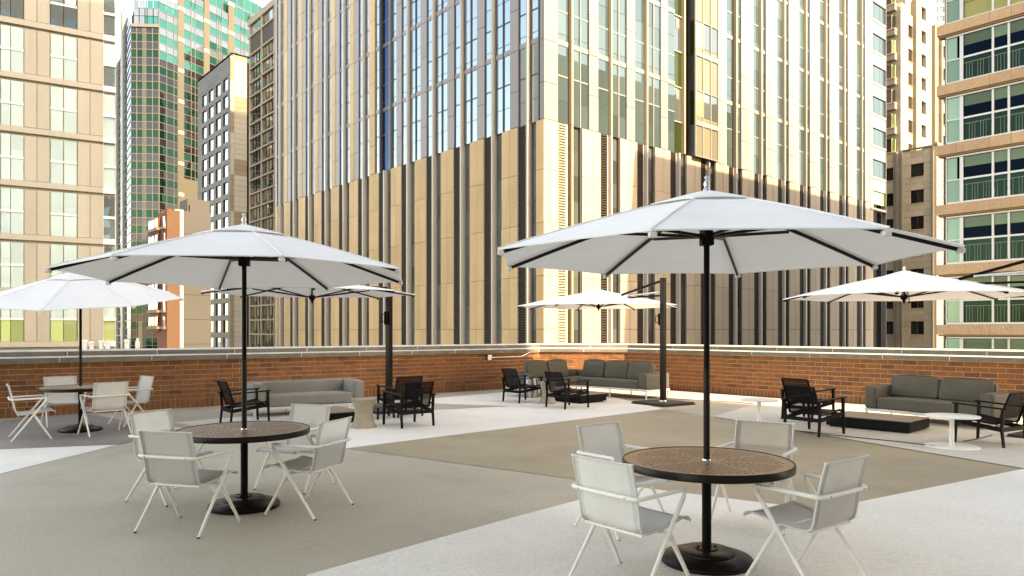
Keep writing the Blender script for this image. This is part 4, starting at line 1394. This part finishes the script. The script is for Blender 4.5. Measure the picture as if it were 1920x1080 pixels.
# ---------------------------------------------------------------- parasols
def canopy_mesh(bm, R0, rin, z_in, z_rim, sag, nr=10, ns=8, a0=0.0, conv=1.12, scal=.012):
    def pt(a, u):
        r = rin + (R0 - rin) * u
        z = z_in + (z_rim - z_in) * u ** conv
        return Vector((r * math.cos(a), r * math.sin(a), z))
    grid = {}
    for g in range(8):
        aa, ab = a0 + g * math.pi / 4, a0 + (g + 1) * math.pi / 4
        for i in range(nr + 1):
            u = i / nr
            pa, pb = pt(aa, u), pt(ab, u)
            for j in range(ns + 1):
                s_ = j / ns
                p = pa.lerp(pb, s_)
                b = 4 * s_ * (1 - s_)
                p.z -= sag * b * math.sin(math.pi * min(1, u * .85 + .1)) * u
                if i == nr:
                    p.x *= 1 - scal * b; p.y *= 1 - scal * b; p.z += .012 * b
                grid[g, i, j] = bm.verts.new(p)
        for i in range(nr):
            for j in range(ns):
                bm.faces.new((grid[g, i, j], grid[g, i + 1, j], grid[g, i + 1, j + 1], grid[g, i, j + 1]))
        # hem turned down at the rim
        hem = [bm.verts.new(grid[g, nr, j].co + Vector((0, 0, -.009))) for j in range(ns + 1)]
        for j in range(ns):
            bm.faces.new((grid[g, nr, j], hem[j], hem[j + 1], grid[g, nr, j + 1]))
    bmesh.ops.remove_doubles(bm, verts=bm.verts, dist=1e-5)

def add_canopy(parent, R0, z_rim, z_top, a0, z_hub, hub_r, strut_u=.42, cant=False):
    bm = bmesh.new(); canopy_mesh(bm, R0, .20, z_top - .075, z_rim, .035, a0=a0)
    can = obj("canopy", bm, M['canvas'], parent, 24)
    bm = bmesh.new(); canopy_mesh(bm, .47, .02, z_top, z_top - .125, .006, 4, 6, a0=a0, conv=1.05, scal=.05)
    obj("vent_cap", bm, M['canvas'], can, 24)
    bm = bmesh.new()
    for g in range(8):               # stitched seams along the ribs
        a = a0 + g * math.pi / 4
        c, s_ = math.cos(a), math.sin(a)
        pts = []
        for i in range(9):
            u = .06 + .94 * i / 8
            r = .20 + (R0 - .20) * u; z = z_top - .075 + (z_rim - z_top + .075) * u ** 1.12
            pts.append((r * c, r * s_, z + .002))
        tube(bm, pts, .007, 5)
    obj("seam", bm, M['canvas'], can, 60, kind="stuff")
    rail = .10
    for g in range(8):
        a = a0 + g * math.pi / 4
        c, s_ = math.cos(a), math.sin(a)
        def rp(u, dz=-.03):
            r = .20 + (R0 - .20) * u; return Vector((r * c, r * s_, z_top - .075 + (z_rim - z_top + .075) * u ** 1.12 + dz))
        bm = bmesh.new()
        pts = [Vector((.05 * c, .05 * s_, z_top - .07))] + [rp(u) for u in (.05, .25, .5, .75, .985)]
        tube(bm, pts, .0078, 4, sq=1.6)
        ribo = obj("rib", bm, M['bronze_d'], parent)
        bm = bmesh.new(); bar(bm, Vector((hub_r * c, hub_r * s_, z_hub)), rp(strut_u, -.055), .017, .022)
        obj("strut", bm, M['bronze_d'], parent)
        e = rp(.985)
        bm = bmesh.new(); rbox(bm, e.x - .022, e.x + .022, e.y - .022, e.y + .022, e.z - .02, e.z + .012, .006, 1); obj("rib_tip", bm, M['white'] if not cant else M['black'], ribo)
    bm = bmesh.new(); lathe(bm, [(hub_r * .8, z_hub - .045), (hub_r, z_hub - .035), (hub_r, z_hub + .03), (hub_r * .7, z_hub + .045)], 16); obj("runner_hub", bm, M['black'], parent, 40)
    bm = bmesh.new(); lathe(bm, [(.045, z_top - .11), (.055, z_top - .09), (.055, z_top - .045), (.03, z_top - .03)], 16); obj("crown_hub", bm, M['black'], parent, 40)
    bm = bmesh.new(); lathe(bm, [(.030, z_top - .004), (.026, z_top + .012), (.017, z_top + .02), (.024, z_top + .05), (.020, z_top + .062), (.011, z_top + .080), (.016, z_top + .088), (.017, z_top + .098), (.009, z_top + .108)] if not cant else [(.03, z_top - .004), (.018, z_top + .02), (.024, z_top + .05), (.010, z_top + .075)], 14)
    obj("finial", bm, M['steel'], parent, 50)
    return can

def market_umbrella(loc, label, a0, tilt=0.0, tdir=0.0):
    u = thing("market_umbrella", label, "umbrella", (loc.x, loc.y, .115), 0, "centre pole umbrellas through the round tables")
    z0 = -.115
    bm = bmesh.new(); tube(bm, [(0, 0, .02), (0, 0, 1.42 + z0)], .0235, 18); obj("pole", bm, M['bronze_d'], u, 50)
    bm = bmesh.new(); tube(bm, [(0, 0, 1.42 + z0), (0, 0, 2.66 + z0)], .0215, 18); obj("upper_pole", bm, M['black'], u, 50)
    before = set(u.children)
    add_canopy(u, 1.625, 2.245 + z0, 2.735 + z0, a0, 2.40 + z0, .052, .38)
    bm = bmesh.new(); rbox(bm, -.045, .045, -.045, .045, 2.33 + z0, 2.40 + z0, .006, 1); obj("runner", bm, M['black'], u)
    if tilt:
        piv = Vector((0, 0, 2.35 + z0))
        rot = Matrix.Translation(piv) @ Matrix.Rotation(tilt, 4, Vector((-math.sin(tdir), math.cos(tdir), 0))) @ Matrix.Translation(-piv)
        for ch in u.children:
            if ch in before: continue
            ch.matrix_local = rot @ ch.matrix_local
    return u
market_umbrella(T2, "off white umbrella standing through the nearest table at the right, the largest canopy", R(20))
market_umbrella(T1, "off white umbrella standing through the table left of centre", R(30), R(1.4), R(118))
market_umbrella(T3, "off white umbrella tilted towards the viewer at the far left edge", R(12), R(8.5), R(-85))

def cantilever(center, mast, label, a0, R0, zr, ztop, zh, mh, plate_rot, crank=True, brace=True):
    u = thing("cantilever_umbrella", label, "umbrella", (mast.x, mast.y, 0), 0, "cantilever umbrellas over the lounge groups")
    c = Vector((center.x - mast.x, center.y - mast.y, 0))
    d = c.normalized()
    holder_children = set(u.children)
    add_canopy(u, R0, zr, ztop, a0, zh, .055, .50, True)
    for ch in u.children: ch.matrix_local = Matrix.Translation(c) @ ch.matrix_local
    bm = bmesh.new(); tube(bm, [(c.x, c.y, zh - .02), (c.x, c.y, ztop - .03)], .018, 12); obj("canopy_post", bm, M['black'], u, 50)
    bm = bmesh.new(); lathe(bm, [(.004, zh - .13), (.024, zh - .07), (.03, zh - .045)], 12, c.x, c.y); obj("hub_point", bm, M['black'], u, 50)
    ca = math.atan2(d.y, d.x)
    bm = bmesh.new()
    rbox(bm, -.052, .052, -.062, .062, .055, mh, .008, 1)
    bmesh.ops.rotate(bm, verts=bm.verts, cent=(0, 0, 0), matrix=Matrix.Rotation(ca, 3, 'Z'))
    ms = obj("mast", bm, M['bronze_d'], u)
    bm = bmesh.new(); rbox(bm, -.056, .056, -.066, .066, mh + .001, mh + .02, .006, 1); bmesh.ops.rotate(bm, verts=bm.verts, cent=(0, 0, 0), matrix=Matrix.Rotation(ca, 3, 'Z')); obj("mast_cap", bm, M['black'], ms)
    bm = bmesh.new(); lathe(bm, [(.098, .0605), (.098, .085), (.082, .10)], 24); obj("mast_collar", bm, M['steel'], u, 50)
    bm = bmesh.new(); rbox(bm, -.52, .52, -.52, .52, .003, .032, .004, 1); rbox(bm, -.50, .50, -.50, .50, .0325, .060, .004, 1)
    bmesh.ops.rotate(bm, verts=bm.verts, cent=(0, 0, 0), matrix=Matrix.Rotation(plate_rot, 3, 'Z'))
    obj("base_plate", bm, M['plate'], u)
    # black boom from the mast head over the canopy, pale brace below
    bm = bmesh.new(); bar(bm, Vector((d.x * .06, d.y * .06, mh - .05)), Vector((c.x * .62, c.y * .62, zr + (ztop - zr) * .55 + .02)), .035, .05); obj("boom", bm, M['black'], u)
    if brace: bm = bmesh.new(); tube(bm, [Vector((d.x * .06, d.y * .06, mh - .30)), Vector((c.x * .52, c.y * .52, mh - .36))], .022, 10); obj("brace", bm, M['steel'], u, 50)
    bm = bmesh.new(); tube(bm, [Vector((d.x * .06, d.y * .06, zr + .20)), Vector((c.x * .55, c.y * .55, zr + .19))], .020, 8); obj("arm", bm, M['black'], u, 50)
    if crank:
        s_ = Vector((-d.y, d.x, 0))
        b = Vector((d.x * .10, d.y * .10, 0))
        bm = bmesh.new(); rbox(bm, b.x - .035, b.x + .035, b.y - .035, b.y + .035, 1.84, 2.12, .008, 1); k = obj("crank_box", bm, M['black'], u)
        bm = bmesh.new(); tube(bm, smooth_path([b + d * .04 + Vector((0, 0, 2.06)), b + d * .13 + Vector((0, 0, 2.06)), b + d * .13 + Vector((0, 0, 1.90)), b + d * .04 + Vector((0, 0, 1.90))], .04), .010, 8); obj("crank_handle", bm, M['black'], k, 60)
    return u
cantilever(Vector((2.22, 18.7, 0)), Vector((3.52, 17.0, 0)), "cantilever umbrella over the corner sofa, its mast on a brown steel plate", R(10), 2.12, 2.33, 2.78, 2.33, 2.92, R(35))
cantilever(Vector((-3.78, 13.8, 0)), Vector((-2.62, 15.55, 0)), "cantilever umbrella half hidden behind the table umbrella left of centre", R(16), 1.95, 2.42, 2.72, 2.34, 2.56, R(37), brace=False)
cantilever(Vector((6.85, 12.75, 0)), Vector((8.62, 11.55, 0)), "cantilever umbrella at the right edge over the two-cushion sofa", R(14), 2.02, 2.30, 2.76, 2.30, 2.98, R(35), False)

# ---------------------------------------------------------------- white sling chairs
def sling_chair():
    t = thing("sling_chair", "", "chair", (0, 0, 0), 0, "white sling chairs around the round tables")
    prof = [(0, .865), (.018, .80), (.036, .73), (.052, .66), (.066, .58), (.078, .51), (.086, .465), (.098, .432), (.122, .414), (.16, .408), (.24, .412), (.33, .422), (.42, .436), (.50, .450), (.545, .455), (.575, .450), (.598, .436), (.606, .420)]
    hw = .252
    def sheet(y0, y1, ny, off, bow=True):
        bm = bmesh.new()
        rows = []
        for i, (x, z) in enumerate(prof):
            a = prof[max(i - 1, 0)]; b = prof[min(i + 1, len(prof) - 1)]
            tx, tz = b[0] - a[0], b[1] - a[1]
            l = math.hypot(tx, tz); nx, nz = -tz / l, tx / l
            r = []
            for j in range(ny + 1):
                y = y0 + (y1 - y0) * j / ny
                k = 1 - (y / hw) ** 2
                dip = (.016 if z > .47 else .020 * min(1, max(0, (x - .1) / .15)) * max(0, min(1, (.60 - x) / .12))) * k
                # the back bows backwards, the seat sags
                if z > .47: px_, pz_ = x - dip, z
                else: px_, pz_ = x, z - dip
                r.append((px_ - nx * off, y, pz_ - nz * off))
            rows.append(r)
        th = .0035
        for sgn in (0,):
            vv = [[bm.verts.new(p) for p in r] for r in rows]
            for i in range(len(rows) - 1):
                for j in range(ny):
                    bm.faces.new((vv[i][j], vv[i][j + 1], vv[i + 1][j + 1], vv[i + 1][j]))
        g = bmesh.ops.solidify(bm, geom=bm.faces[:], thickness=th)
        return bm
    obj("sling", sheet(-.213, .213, 8, 0), M['sling'], t, 50)
    for s_ in (-1, 1):
        a, b = sorted((s_ * .2135, s_ * hw))
        obj("hem", sheet(a, b, 1, .001), M['hem'], t, 50)
        bm = bmesh.new(); tube(bm, [(x, s_ * (hw + .004), z) for x, z in prof], .0085, 8); obj("side_rail", bm, M['hem'], t, 60)
        bm = bmesh.new(); rbox(bm, -.010, .012, s_ * (hw + .004) - .011, s_ * (hw + .004) + .011, .862, .872, .003, 1); obj("end_cap", bm, M['cream'], t)
    bm = bmesh.new(); tube(bm, [(.0, -hw, .866), (-.014, -hw * .5, .866), (-.017, 0, .866), (-.014, hw * .5, .866), (.0, hw, .866)], .0075, 8); obj("top_rail", bm, M['hem'], t, 60)
    # arm hoop passing behind the back
    pts = [(.475, -.300, .610), (.485, -.300, .656), (.03, -.292, .650), (.012, -.22, .650), (.012, .22, .650), (.03, .292, .650), (.485, .300, .656), (.475, .300, .610)]
    path = smooth_path(pts, .055, 5)
    bm = bmesh.new(); tube(bm, path, .0145, 10); obj("arm_hoop", bm, M['cream'], t, 60)
    for s_ in (-1, 1):
        bm = bmesh.new(); tube(bm, [(.4755, s_ * .300, .614), (.02, s_ * .315, .006)], .0175, 10, r1=.0115); lg = obj("leg", bm, M['cream'], t, 60)
        bm = bmesh.new(); lathe(bm, [(.0125, .0), (.0125, .012)], 10, .017, s_ * .315); obj("foot_cap", bm, M['rubber'], lg, 60)
        bm = bmesh.new(); tube(bm, [(.322, s_ * .292, .398), (.555, s_ * .318, .006)], .0175, 10, r1=.0115); lg = obj("leg", bm, M['cream'], t, 60)
        bm = bmesh.new(); lathe(bm, [(.0125, .0), (.0125, .012)], 10, .557, s_ * .318); obj("foot_cap", bm, M['rubber'], lg, 60)
        bm = bmesh.new(); lathe(bm, [(.004, -.004), (.004, .004)], 8); bmesh.ops.rotate(bm, verts=bm.verts, cent=(0, 0, 0), matrix=Matrix.Rotation(R(90), 3, 'Y')); bmesh.ops.translate(bm, verts=bm.verts, vec=(-.002, s_ * .20, .650)); obj("rivet", bm, M['rubber'], t)
    bm = bmesh.new(); tube(bm, [(.318, -.300, .392), (.318, .300, .392)], .0135, 10); obj("cross_rail", bm, M['cream'], t, 60)
    bm = bmesh.new(); tube(bm, [(.12, -.245, .398), (.12, .245, .398)], .010, 8); obj("cross_rail", bm, M['cream'], t, 60)
    return t
SC = sling_chair()
def place_sling(bx, by, fx, fy, label, first=False):
    rz = math.atan2(fy, fx)
    if first:
        SC.location = (bx, by, 0); SC.rotation_euler.z = rz; SC["label"] = label
    else:
        dup(SC, (bx, by, 0), rz, label)
place_sling(.576, 4.73, .76, .65, "pale sling chair at the left front of the nearest table, back to the viewer", True)
place_sling(.777, 6.54, .61, -.79, "pale sling chair behind the left front chair of the nearest table, facing it")
place_sling(2.32, 6.70, -.58, -.82, "pale sling chair on the far right side of the nearest table, half behind its top")
place_sling(2.18, 4.74, -.59, .80, "pale sling chair at the right front of the nearest table, turned to the left")
place_sling(-2.88, 6.05, .27, .96, "pale sling chair in front of the left of centre table, its back to the viewer")
place_sling(-3.75, 7.57, .93, -.36, "pale sling chair left of the left of centre table, behind the front chair")
place_sling(-2.27, 8.24, -.35, -.94, "pale sling chair behind the left of centre table, warm light on its back")
place_sling(-1.65, 6.85, -.94, .33, "pale sling chair at the right of the left of centre table, turned to the left")
place_sling(-6.51, 11.86, -.75, .66, "white sling chair at the far left table with its back turned to the viewer")
place_sling(-7.84, 11.35, .80, .60, "white sling chair cut by the left edge of the picture, seen from the side")
place_sling(-8.28, 13.37, .70, -.72, "white sling chair against the brick parapet, behind the far left table")
place_sling(-6.74, 13.48, -.63, -.77, "white sling chair at the right of the far left table, nearest the black armchair")

# ---------------------------------------------------------------- black lounge armchairs
def armchair():
    t = thing("lounge_chair", "", "armchair", (0, 0, 0), 0, "black mesh lounge armchairs")
    for s_ in (-1, 1):
        y = s_ * .318
        bm = bmesh.new(); tube(bm, [(.345, y, 0), (.330, y, .30), (.322, y, .592)], .017, 4, r1=.022, sq=.9); obj("leg", bm, M['dwood'], t)
        bm = bmesh.new(); tube(bm, [(-.345, y, 0), (-.315, y, .29), (-.335, y, .558)], .017, 4, r1=.022, sq=.9); obj("leg", bm, M['dwood'], t)
        bm = bmesh.new()
        v = box(bm, -.395, .375, y - .032, y + .032, .594, .616)
        for q_ in v:
            if q_.co.x < 0: q_.co.z -= .036
            if q_.co.x > 0: q_.co.z += .004
        bmesh.ops.bevel(bm, geom=bm.edges[:], offset=.006, segments=1, affect='EDGES'); obj("armrest", bm, M['dwood'], t)
        bm = bmesh.new(); bar(bm, (-.318, y - s_ * .004, .265), (.330, y - s_ * .004, .345), .026, .062); obj("side_rail", bm, M['dwood'], t)
    bm = bmesh.new(); bar(bm, (-.318, -.30, .265), (-.318, .30, .265), .028, .060); obj("rear_rail", bm, M['dwood'], t)
    bm = bmesh.new(); bar(bm, (.325, -.30, .33), (.325, .30, .33), .026, .05); obj("front_rail", bm, M['dwood'], t)
    prof = [(-.415, .80), (-.375, .70), (-.335, .60), (-.300, .50), (-.275, .42), (-.262, .372), (-.238, .345), (-.19, .340), (-.05, .352), (.10, .372), (.24, .398), (.30, .405), (.335, .395), (.345, .375)]
    bm = bmesh.new()
    rows = []
    for x, z in prof:
        rows.append([bm.verts.new((x - (.018 * (1 - (y / .27) ** 2) if z > .45 else 0), y, z - (.012 * (1 - (y / .27) ** 2) if z <= .45 else 0))) for y in (-.268, -.2, -.1, 0, .1, .2, .268)])
    for i in range(len(rows) - 1):
        for j in range(6): bm.faces.new((rows[i][j], rows[i][j + 1], rows[i + 1][j + 1], rows[i + 1][j]))
    obj("mesh_sling", bm, M['mesh'], t, 50)
    for s_ in (-1, 1):
        bm = bmesh.new(); tube(bm, [(x, s_ * .274, z) for x, z in prof], .013, 6, sq=1); obj("sling_rail", bm, M['black'], t, 60)
        bm = bmesh.new(); bar(bm, (-.318, s_ * .272, .42), (-.318, s_ * .31, .42), .02, .03); obj("back_bracket", bm, M['black'], t)
    bm = bmesh.new(); tube(bm, [(-.416, -.27, .80), (-.43, 0, .80), (-.416, .27, .80)], .012, 6); obj("top_rail", bm, M['black'], t, 60)
    return t
AC = armchair()
def place_arm(cx, cy, deg, label, first=False):
    if first:
        AC.location = (cx, cy, 0); AC.rotation_euler.z = R(deg); AC["label"] = label
    else: dup(AC, (cx, cy, 0), R(deg), label)
place_arm(-1.87, 13.18, 127, "black mesh lounge armchair beside the hourglass stool, front one of the pair", True)
place_arm(-2.26, 14.72, 127, "black lounge armchair half hidden behind the one beside the hourglass stool")
place_arm(-4.94, 13.48, 37, "black lounge armchair at the left end of the long light grey sofa")
place_arm(.25, 17.6, 37, "black lounge armchair beside the silver drum stool, facing the corner sofa")
place_arm(1.23, 16.28, 37, "black lounge armchair in front of the low black table by the corner sofa")
place_arm(5.66, 13.96, 33.7, "black lounge armchair behind its twin at the left end of the long low table")
place_arm(5.01, 12.11, 33.7, "black lounge armchair at the left end of the long low table, the nearer of two")
place_arm(7.21, 11.0, 120, "black lounge armchair at the right edge beside the round white side table")

# ---------------------------------------------------------------- sofas
def local(o, d):
    return math.atan2(d.y, d.x)
def sofa(name, label, fl_xy, d, length, depth, fab, cushions, back_h=.65, arm_h=.63, seat=(.20, .42), aw=.24, arms=(True, True)):
    """fl_xy: front left floor corner as seen from the front; d: direction to the front right corner"""
    d = d.normalized()
    t = thing(name, label, "sofa", (fl_xy.x, fl_xy.y, 0), math.atan2(d.y, d.x))
    L = length; D = depth                        # local x right, local y to the back
    bm = bmesh.new()
    for a in ((0, L, .0, .035), (0, L, D - .035, D)): box(bm, a[0], a[1], a[2], a[3], .145, .19)
    box(bm, 0, .035, .036, D - .036, .146, .189); box(bm, L - .035, L, .036, D - .036, .146, .189)
    box(bm, L / 2 - .02, L / 2 + .02, .036, D - .036, .146, .189)
    obj("frame", bm, M['white'], t)
    for x in (.03, L - .03):
        for y in (.03, D - .03):
            bm = bmesh.new(); bar(bm, (x, y, 0), (x, y, .144), .022, .04); obj("leg", bm, M['white'], t)
    for x in (L * .33, L * .66):
        bm = bmesh.new(); bar(bm, (x, D * .5, 0), (x, D * .5, .144), .02, .02); obj("leg", bm, M['steel'], t)
    x0 = aw if arms[0] else .01; x1 = L - aw if arms[1] else L - .01
    if arms[0]:
        bm = bmesh.new(); rbox(bm, .0, aw - .004, .0, D - .0, .192, arm_h, .05, 4, .012); obj("arm", bm, fab, t, 60)
    if arms[1]:
        bm = bmesh.new(); rbox(bm, L - aw + .004, L, .0, D, .192, arm_h, .05, 4, .012); obj("arm", bm, fab, t, 60)
    bm = bmesh.new(); rbox(bm, x0, x1, D - .24, D - .005, .192, back_h, .05, 4, .010); obj("backrest", bm, fab, t, 60)
    bm = bmesh.new(); rbox(bm, x0 + .004, x1 - .004, .005, D - .235, .192, .415, .045, 4, .016); obj("seat_cushion", bm, fab, t, 60)
    n = cushions
    for k in range(n):
        w = (x1 - x0) / n
        bm = bmesh.new(); rbox(bm, -w / 2 + .008, w / 2 - .008, -.09, .09, -.20, .20, .045, 4, .04)
        bmesh.ops.rotate(bm, verts=bm.verts, cent=(0, 0, 0), matrix=Matrix.Rotation(R(-14), 3, 'X'))
        bmesh.ops.rotate(bm, verts=bm.verts, cent=(0, 0, 0), matrix=Matrix.Rotation(R(random.uniform(-2.5, 2.5)), 3, 'Z'))
        bmesh.ops.translate(bm, verts=bm.verts, vec=(x0 + w * (k + .5), D - .335, .615 + random.uniform(-.006, .006)))
        obj("back_cushion", bm, fab, t, 60)
    return t
sofa("lounge_sofa", "long light grey sofa without loose cushions along the left parapet", Vector((-5.05, 14.25)), Vector((.84, .54)), 2.28, .86, M['sofa'], 0, .665, .66)
sofa("lounge_sofa", "dark grey sofa with two back cushions against the right parapet", Vector((6.93, 14.35)), Vector((.53, -.848)), 2.34, .92, M['sofa_d'], 2, .60, .625)

# corner sofa: long wing along the right parapet, short wing along the left one
def corner_sofa():
    d = Vector((.667, -.745)).normalized()          # along the long wing towards the viewer
    e = Vector((-d.y, d.x))                           # = (.745,.667) away from the seat front, to the back
    o = Vector((3.31, 17.96))                         # front corner of the arm at the near end
    ang = math.atan2(-d.y, -d.x)                      # local x runs back into the corner
    t = thing("corner_sofa", "dark grey L-shaped corner sofa with five loose back cushions in the corner of the terrace", "sofa", (o.x, o.y, 0), ang)
    # local: +x into the corner, y negative = towards the wall behind the long wing
    L, D, S_ = 3.25, .95, 1.75
    fab = M['sofa_d']
    def fr(x0, x1, y0, y1):
        bm = bmesh.new()
        box(bm, x0, x1, y0, y0 + .035, .20, .245); box(bm, x0, x1, y1 - .035, y1, .20, .245)
        box(bm, x0, x0 + .035, y0 + .036, y1 - .036, .201, .244); box(bm, x1 - .035, x1, y0 + .036, y1 - .036, .201, .244)
        obj("frame", bm, M['white'], t)
    fr(0, L, -D, 0)
    fr(L - D, L, .002, S_)
    for x, y in ((.03, -.03), (.03, -D + .03), (L - .03, -D + .03), (L - D + .03, S_ - .03), (L - .03, S_ - .03), (1.2, -.03), (1.2, -D + .05), (2.2, -.03)):
        bm = bmesh.new(); bar(bm, (x, y, 0), (x, y, .199), .022, .035); obj("leg", bm, M['white'], t)
    bm = bmesh.new(); rbox(bm, .0, .26, -D, 0, .247, .64, .05, 4, .012); obj("arm", bm, fab, t, 60)
    bm = bmesh.new(); rbox(bm, .264, L - .25, -D, -D + .24, .247, .62, .05, 4, .01); obj("backrest", bm, fab, t, 60)
    bm = bmesh.new(); rbox(bm, L - .245, L, -D, S_, .247, .62, .05, 4, .01); obj("backrest", bm, fab, t, 60)
    bm = bmesh.new(); rbox(bm, L - D, L - .25, S_ - .20, S_, .247, .60, .05, 4, .01); obj("arm", bm, fab, t, 60)
    bm = bmesh.new(); rbox(bm, .266, L - .25, -D + .245, -.005, .247, .445, .045, 4, .014); obj("seat_cushion", bm, fab, t, 60)
    bm = bmesh.new(); rbox(bm, L - D + .005, L - .25, .001, S_ - .205, .247, .445, .045, 4, .014); obj("seat_cushion", bm, fab, t, 60)
    def cush(cx, cy, w, rz, lean=-14):
        bm = bmesh.new(); rbox(bm, -w / 2, w / 2, -.09, .09, -.23, .23, .045, 4, .04)
        bmesh.ops.rotate(bm, verts=bm.verts, cent=(0, 0, 0), matrix=Matrix.Rotation(R(lean), 3, 'X'))
        bmesh.ops.rotate(bm, verts=bm.verts, cent=(0, 0, 0), matrix=Matrix.Rotation(rz, 3, 'Z'))
        bmesh.ops.translate(bm, verts=bm.verts, vec=(cx, cy, .665)); obj("back_cushion", bm, fab, t, 60)
    for cx in (.66, 1.43, 2.20): cush(cx + random.uniform(-.02, .02), -D + .345, .74, R(180 + random.uniform(-3, 3)))
    for cy in (.20, .98): cush(L - .345, cy, .74, R(-90 + random.uniform(-4, 4)))
    return t
corner_sofa()

# ---------------------------------------------------------------- low tables, stools, side tables
def low_table(c, ang, w, dpt, label):
    t = thing("low_table", label, "coffee table", (c[0], c[1], 0), ang, "low black coffee tables")
    bm = bmesh.new(); box(bm, -w / 2 + .05, w / 2 - .05, -dpt / 2 + .05, dpt / 2 - .05, .004, .035); obj("plinth", bm, M['black'], t)
    bm = bmesh.new(); rbox(bm, -w / 2, w / 2, -dpt / 2, dpt / 2, .0355, .195, .006, 2); obj("body", bm, M['lowt'], t)
    bm = bmesh.new(); rbox(bm, -w / 2 + .004, w / 2 - .004, -dpt / 2 + .004, dpt / 2 - .004, .1955, .212, .004, 1); obj("table_top", bm, M['lowtop'], t)
aU = math.atan2(.6, .8)
low_table((-3.51, 13.85), math.atan2(.62, .78), .92, 1.15, "low black coffee table in front of the long light grey sofa")
low_table((1.52, 17.78), math.atan2(.65, .76), .88, 1.30, "low black coffee table in front of the corner sofa")
low_table((6.41, 12.81), math.atan2(.68, .735), .95, 1.38, "long low black coffee table with brown top at the right")

def hourglass(c, r, h, label):
    t = thing("hourglass_stool", label, "stool", (c[0], c[1], 0), 0, "waisted cast stone stools")
    bm = bmesh.new()
    pr = []
    for i in range(15):
        u = i / 14; z = .006 + (h - .03) * u
        k = .70 + .30 * abs(2 * u - 1.02) ** 2.0
        pr.append((r * k, z))
    lathe(bm, [(r * .97, 0.0)] + pr, 40); obj("body", bm, M['stone'], t, 40)
    bm = bmesh.new(); lathe(bm, [(r * .99, h - .0235), (r * 1.01, h - .018), (r * 1.01, h - .004), (r * .99, h)], 40); obj("seat_disc", bm, M['stone'], t, 40)
hourglass((-2.62, 12.9), .225, .51, "waisted beige stone stool beside the black armchair pair left of centre")
hourglass((.84, 17.15), .205, .51, "waisted grey stone stool between the two black armchairs by the corner sofa")
t = thing("drum_stool", "barrel shaped stool with shiny silver stripes behind the left armchair by the corner sofa", "stool", (.48, 18.7, 0))
for k in range(16):
    bm = bmesh.new()
    vs = []
    h = .50
    for i in range(9):
        u = i / 8; r = .165 + .045 * math.sin(math.pi * u)
        vs.append([bm.verts.new((r * math.cos(a), r * math.sin(a), .003 + h * u)) for a in (2 * math.pi * (k + .04) / 16, 2 * math.pi * (k + .5) / 16, 2 * math.pi * (k + .96) / 16)])
    for i in range(8):
        for j in range(2): bm.faces.new((vs[i][j], vs[i][j + 1], vs[i + 1][j + 1], vs[i + 1][j]))
    bmesh.ops.solidify(bm, geom=bm.faces[:], thickness=.008)
    obj("stave", bm, M['white'] if k % 2 else M['steel'], t, 50)
bm = bmesh.new(); lathe(bm, [(.168, .505), (.168, .52), (.155, .525)], 32); obj("lid", bm, M['white'], t, 40)

def side_table(c, r, h, label):
    t = thing("side_table", label, "side table", (c[0], c[1], 0), 0, "round white pedestal side tables")
    bm = bmesh.new(); lathe(bm, [(r * .985, h - .022), (r, h - .018), (r, h - .003), (r * .99, h)], 56); obj("table_top", bm, M['white'], t, 40)
    bm = bmesh.new(); tube(bm, [(0, 0, .024), (0, 0, h - .023)], .033, 24); obj("post", bm, M['cream'], t, 50)
    bm = bmesh.new(); lathe(bm, [(r * .985, .004), (r * .985, .018), (r * .97, .0235)], 56); obj("base", bm, M['cream'], t, 40)
side_table((6.45, 10.7), .365, .465, "round white side table in front of the right sofa, nearest the viewer")
side_table((4.47, 13.2), .33, .465, "round white side table with its foot hidden behind a pale sling chair")
t = thing("lamp_table", "small grey table with dark legs beside the hourglass stool, half behind the armchairs", "side table", (-2.52, 14.3, 0), R(37))
bm = bmesh.new(); rbox(bm, -.26, .26, -.24, .24, .235, .275, .006, 1); obj("table_top", bm, M['sofa_d'], t)
for x in (-.22, .22):
    for y in (-.2, .2):
        bm = bmesh.new(); bar(bm, (x, y, 0), (x, y, .234), .03, .03); obj("leg", bm, M['dwood'], t)

# cables lying on the floor
def cable(pts, label):
    P_ = [gnd(x, y) + Vector((0, 0, .021)) for x, y in pts]
    bm = bmesh.new(); tube(bm, smooth_path(P_, .25, 4), .007, 6)
    tag(obj("floor_cable", bm, M['rubber'], None, 60), label, "cable")
cable([(1486, 809), (1540, 815), (1562, 818), (1640, 826), (1700, 832), (1752, 839)], "thin black cable running past the long low table to the white side table")
cable([(1806, 830), (1830, 826), (1860, 818)], "short black cable from the side table to the umbrella base at the right edge")
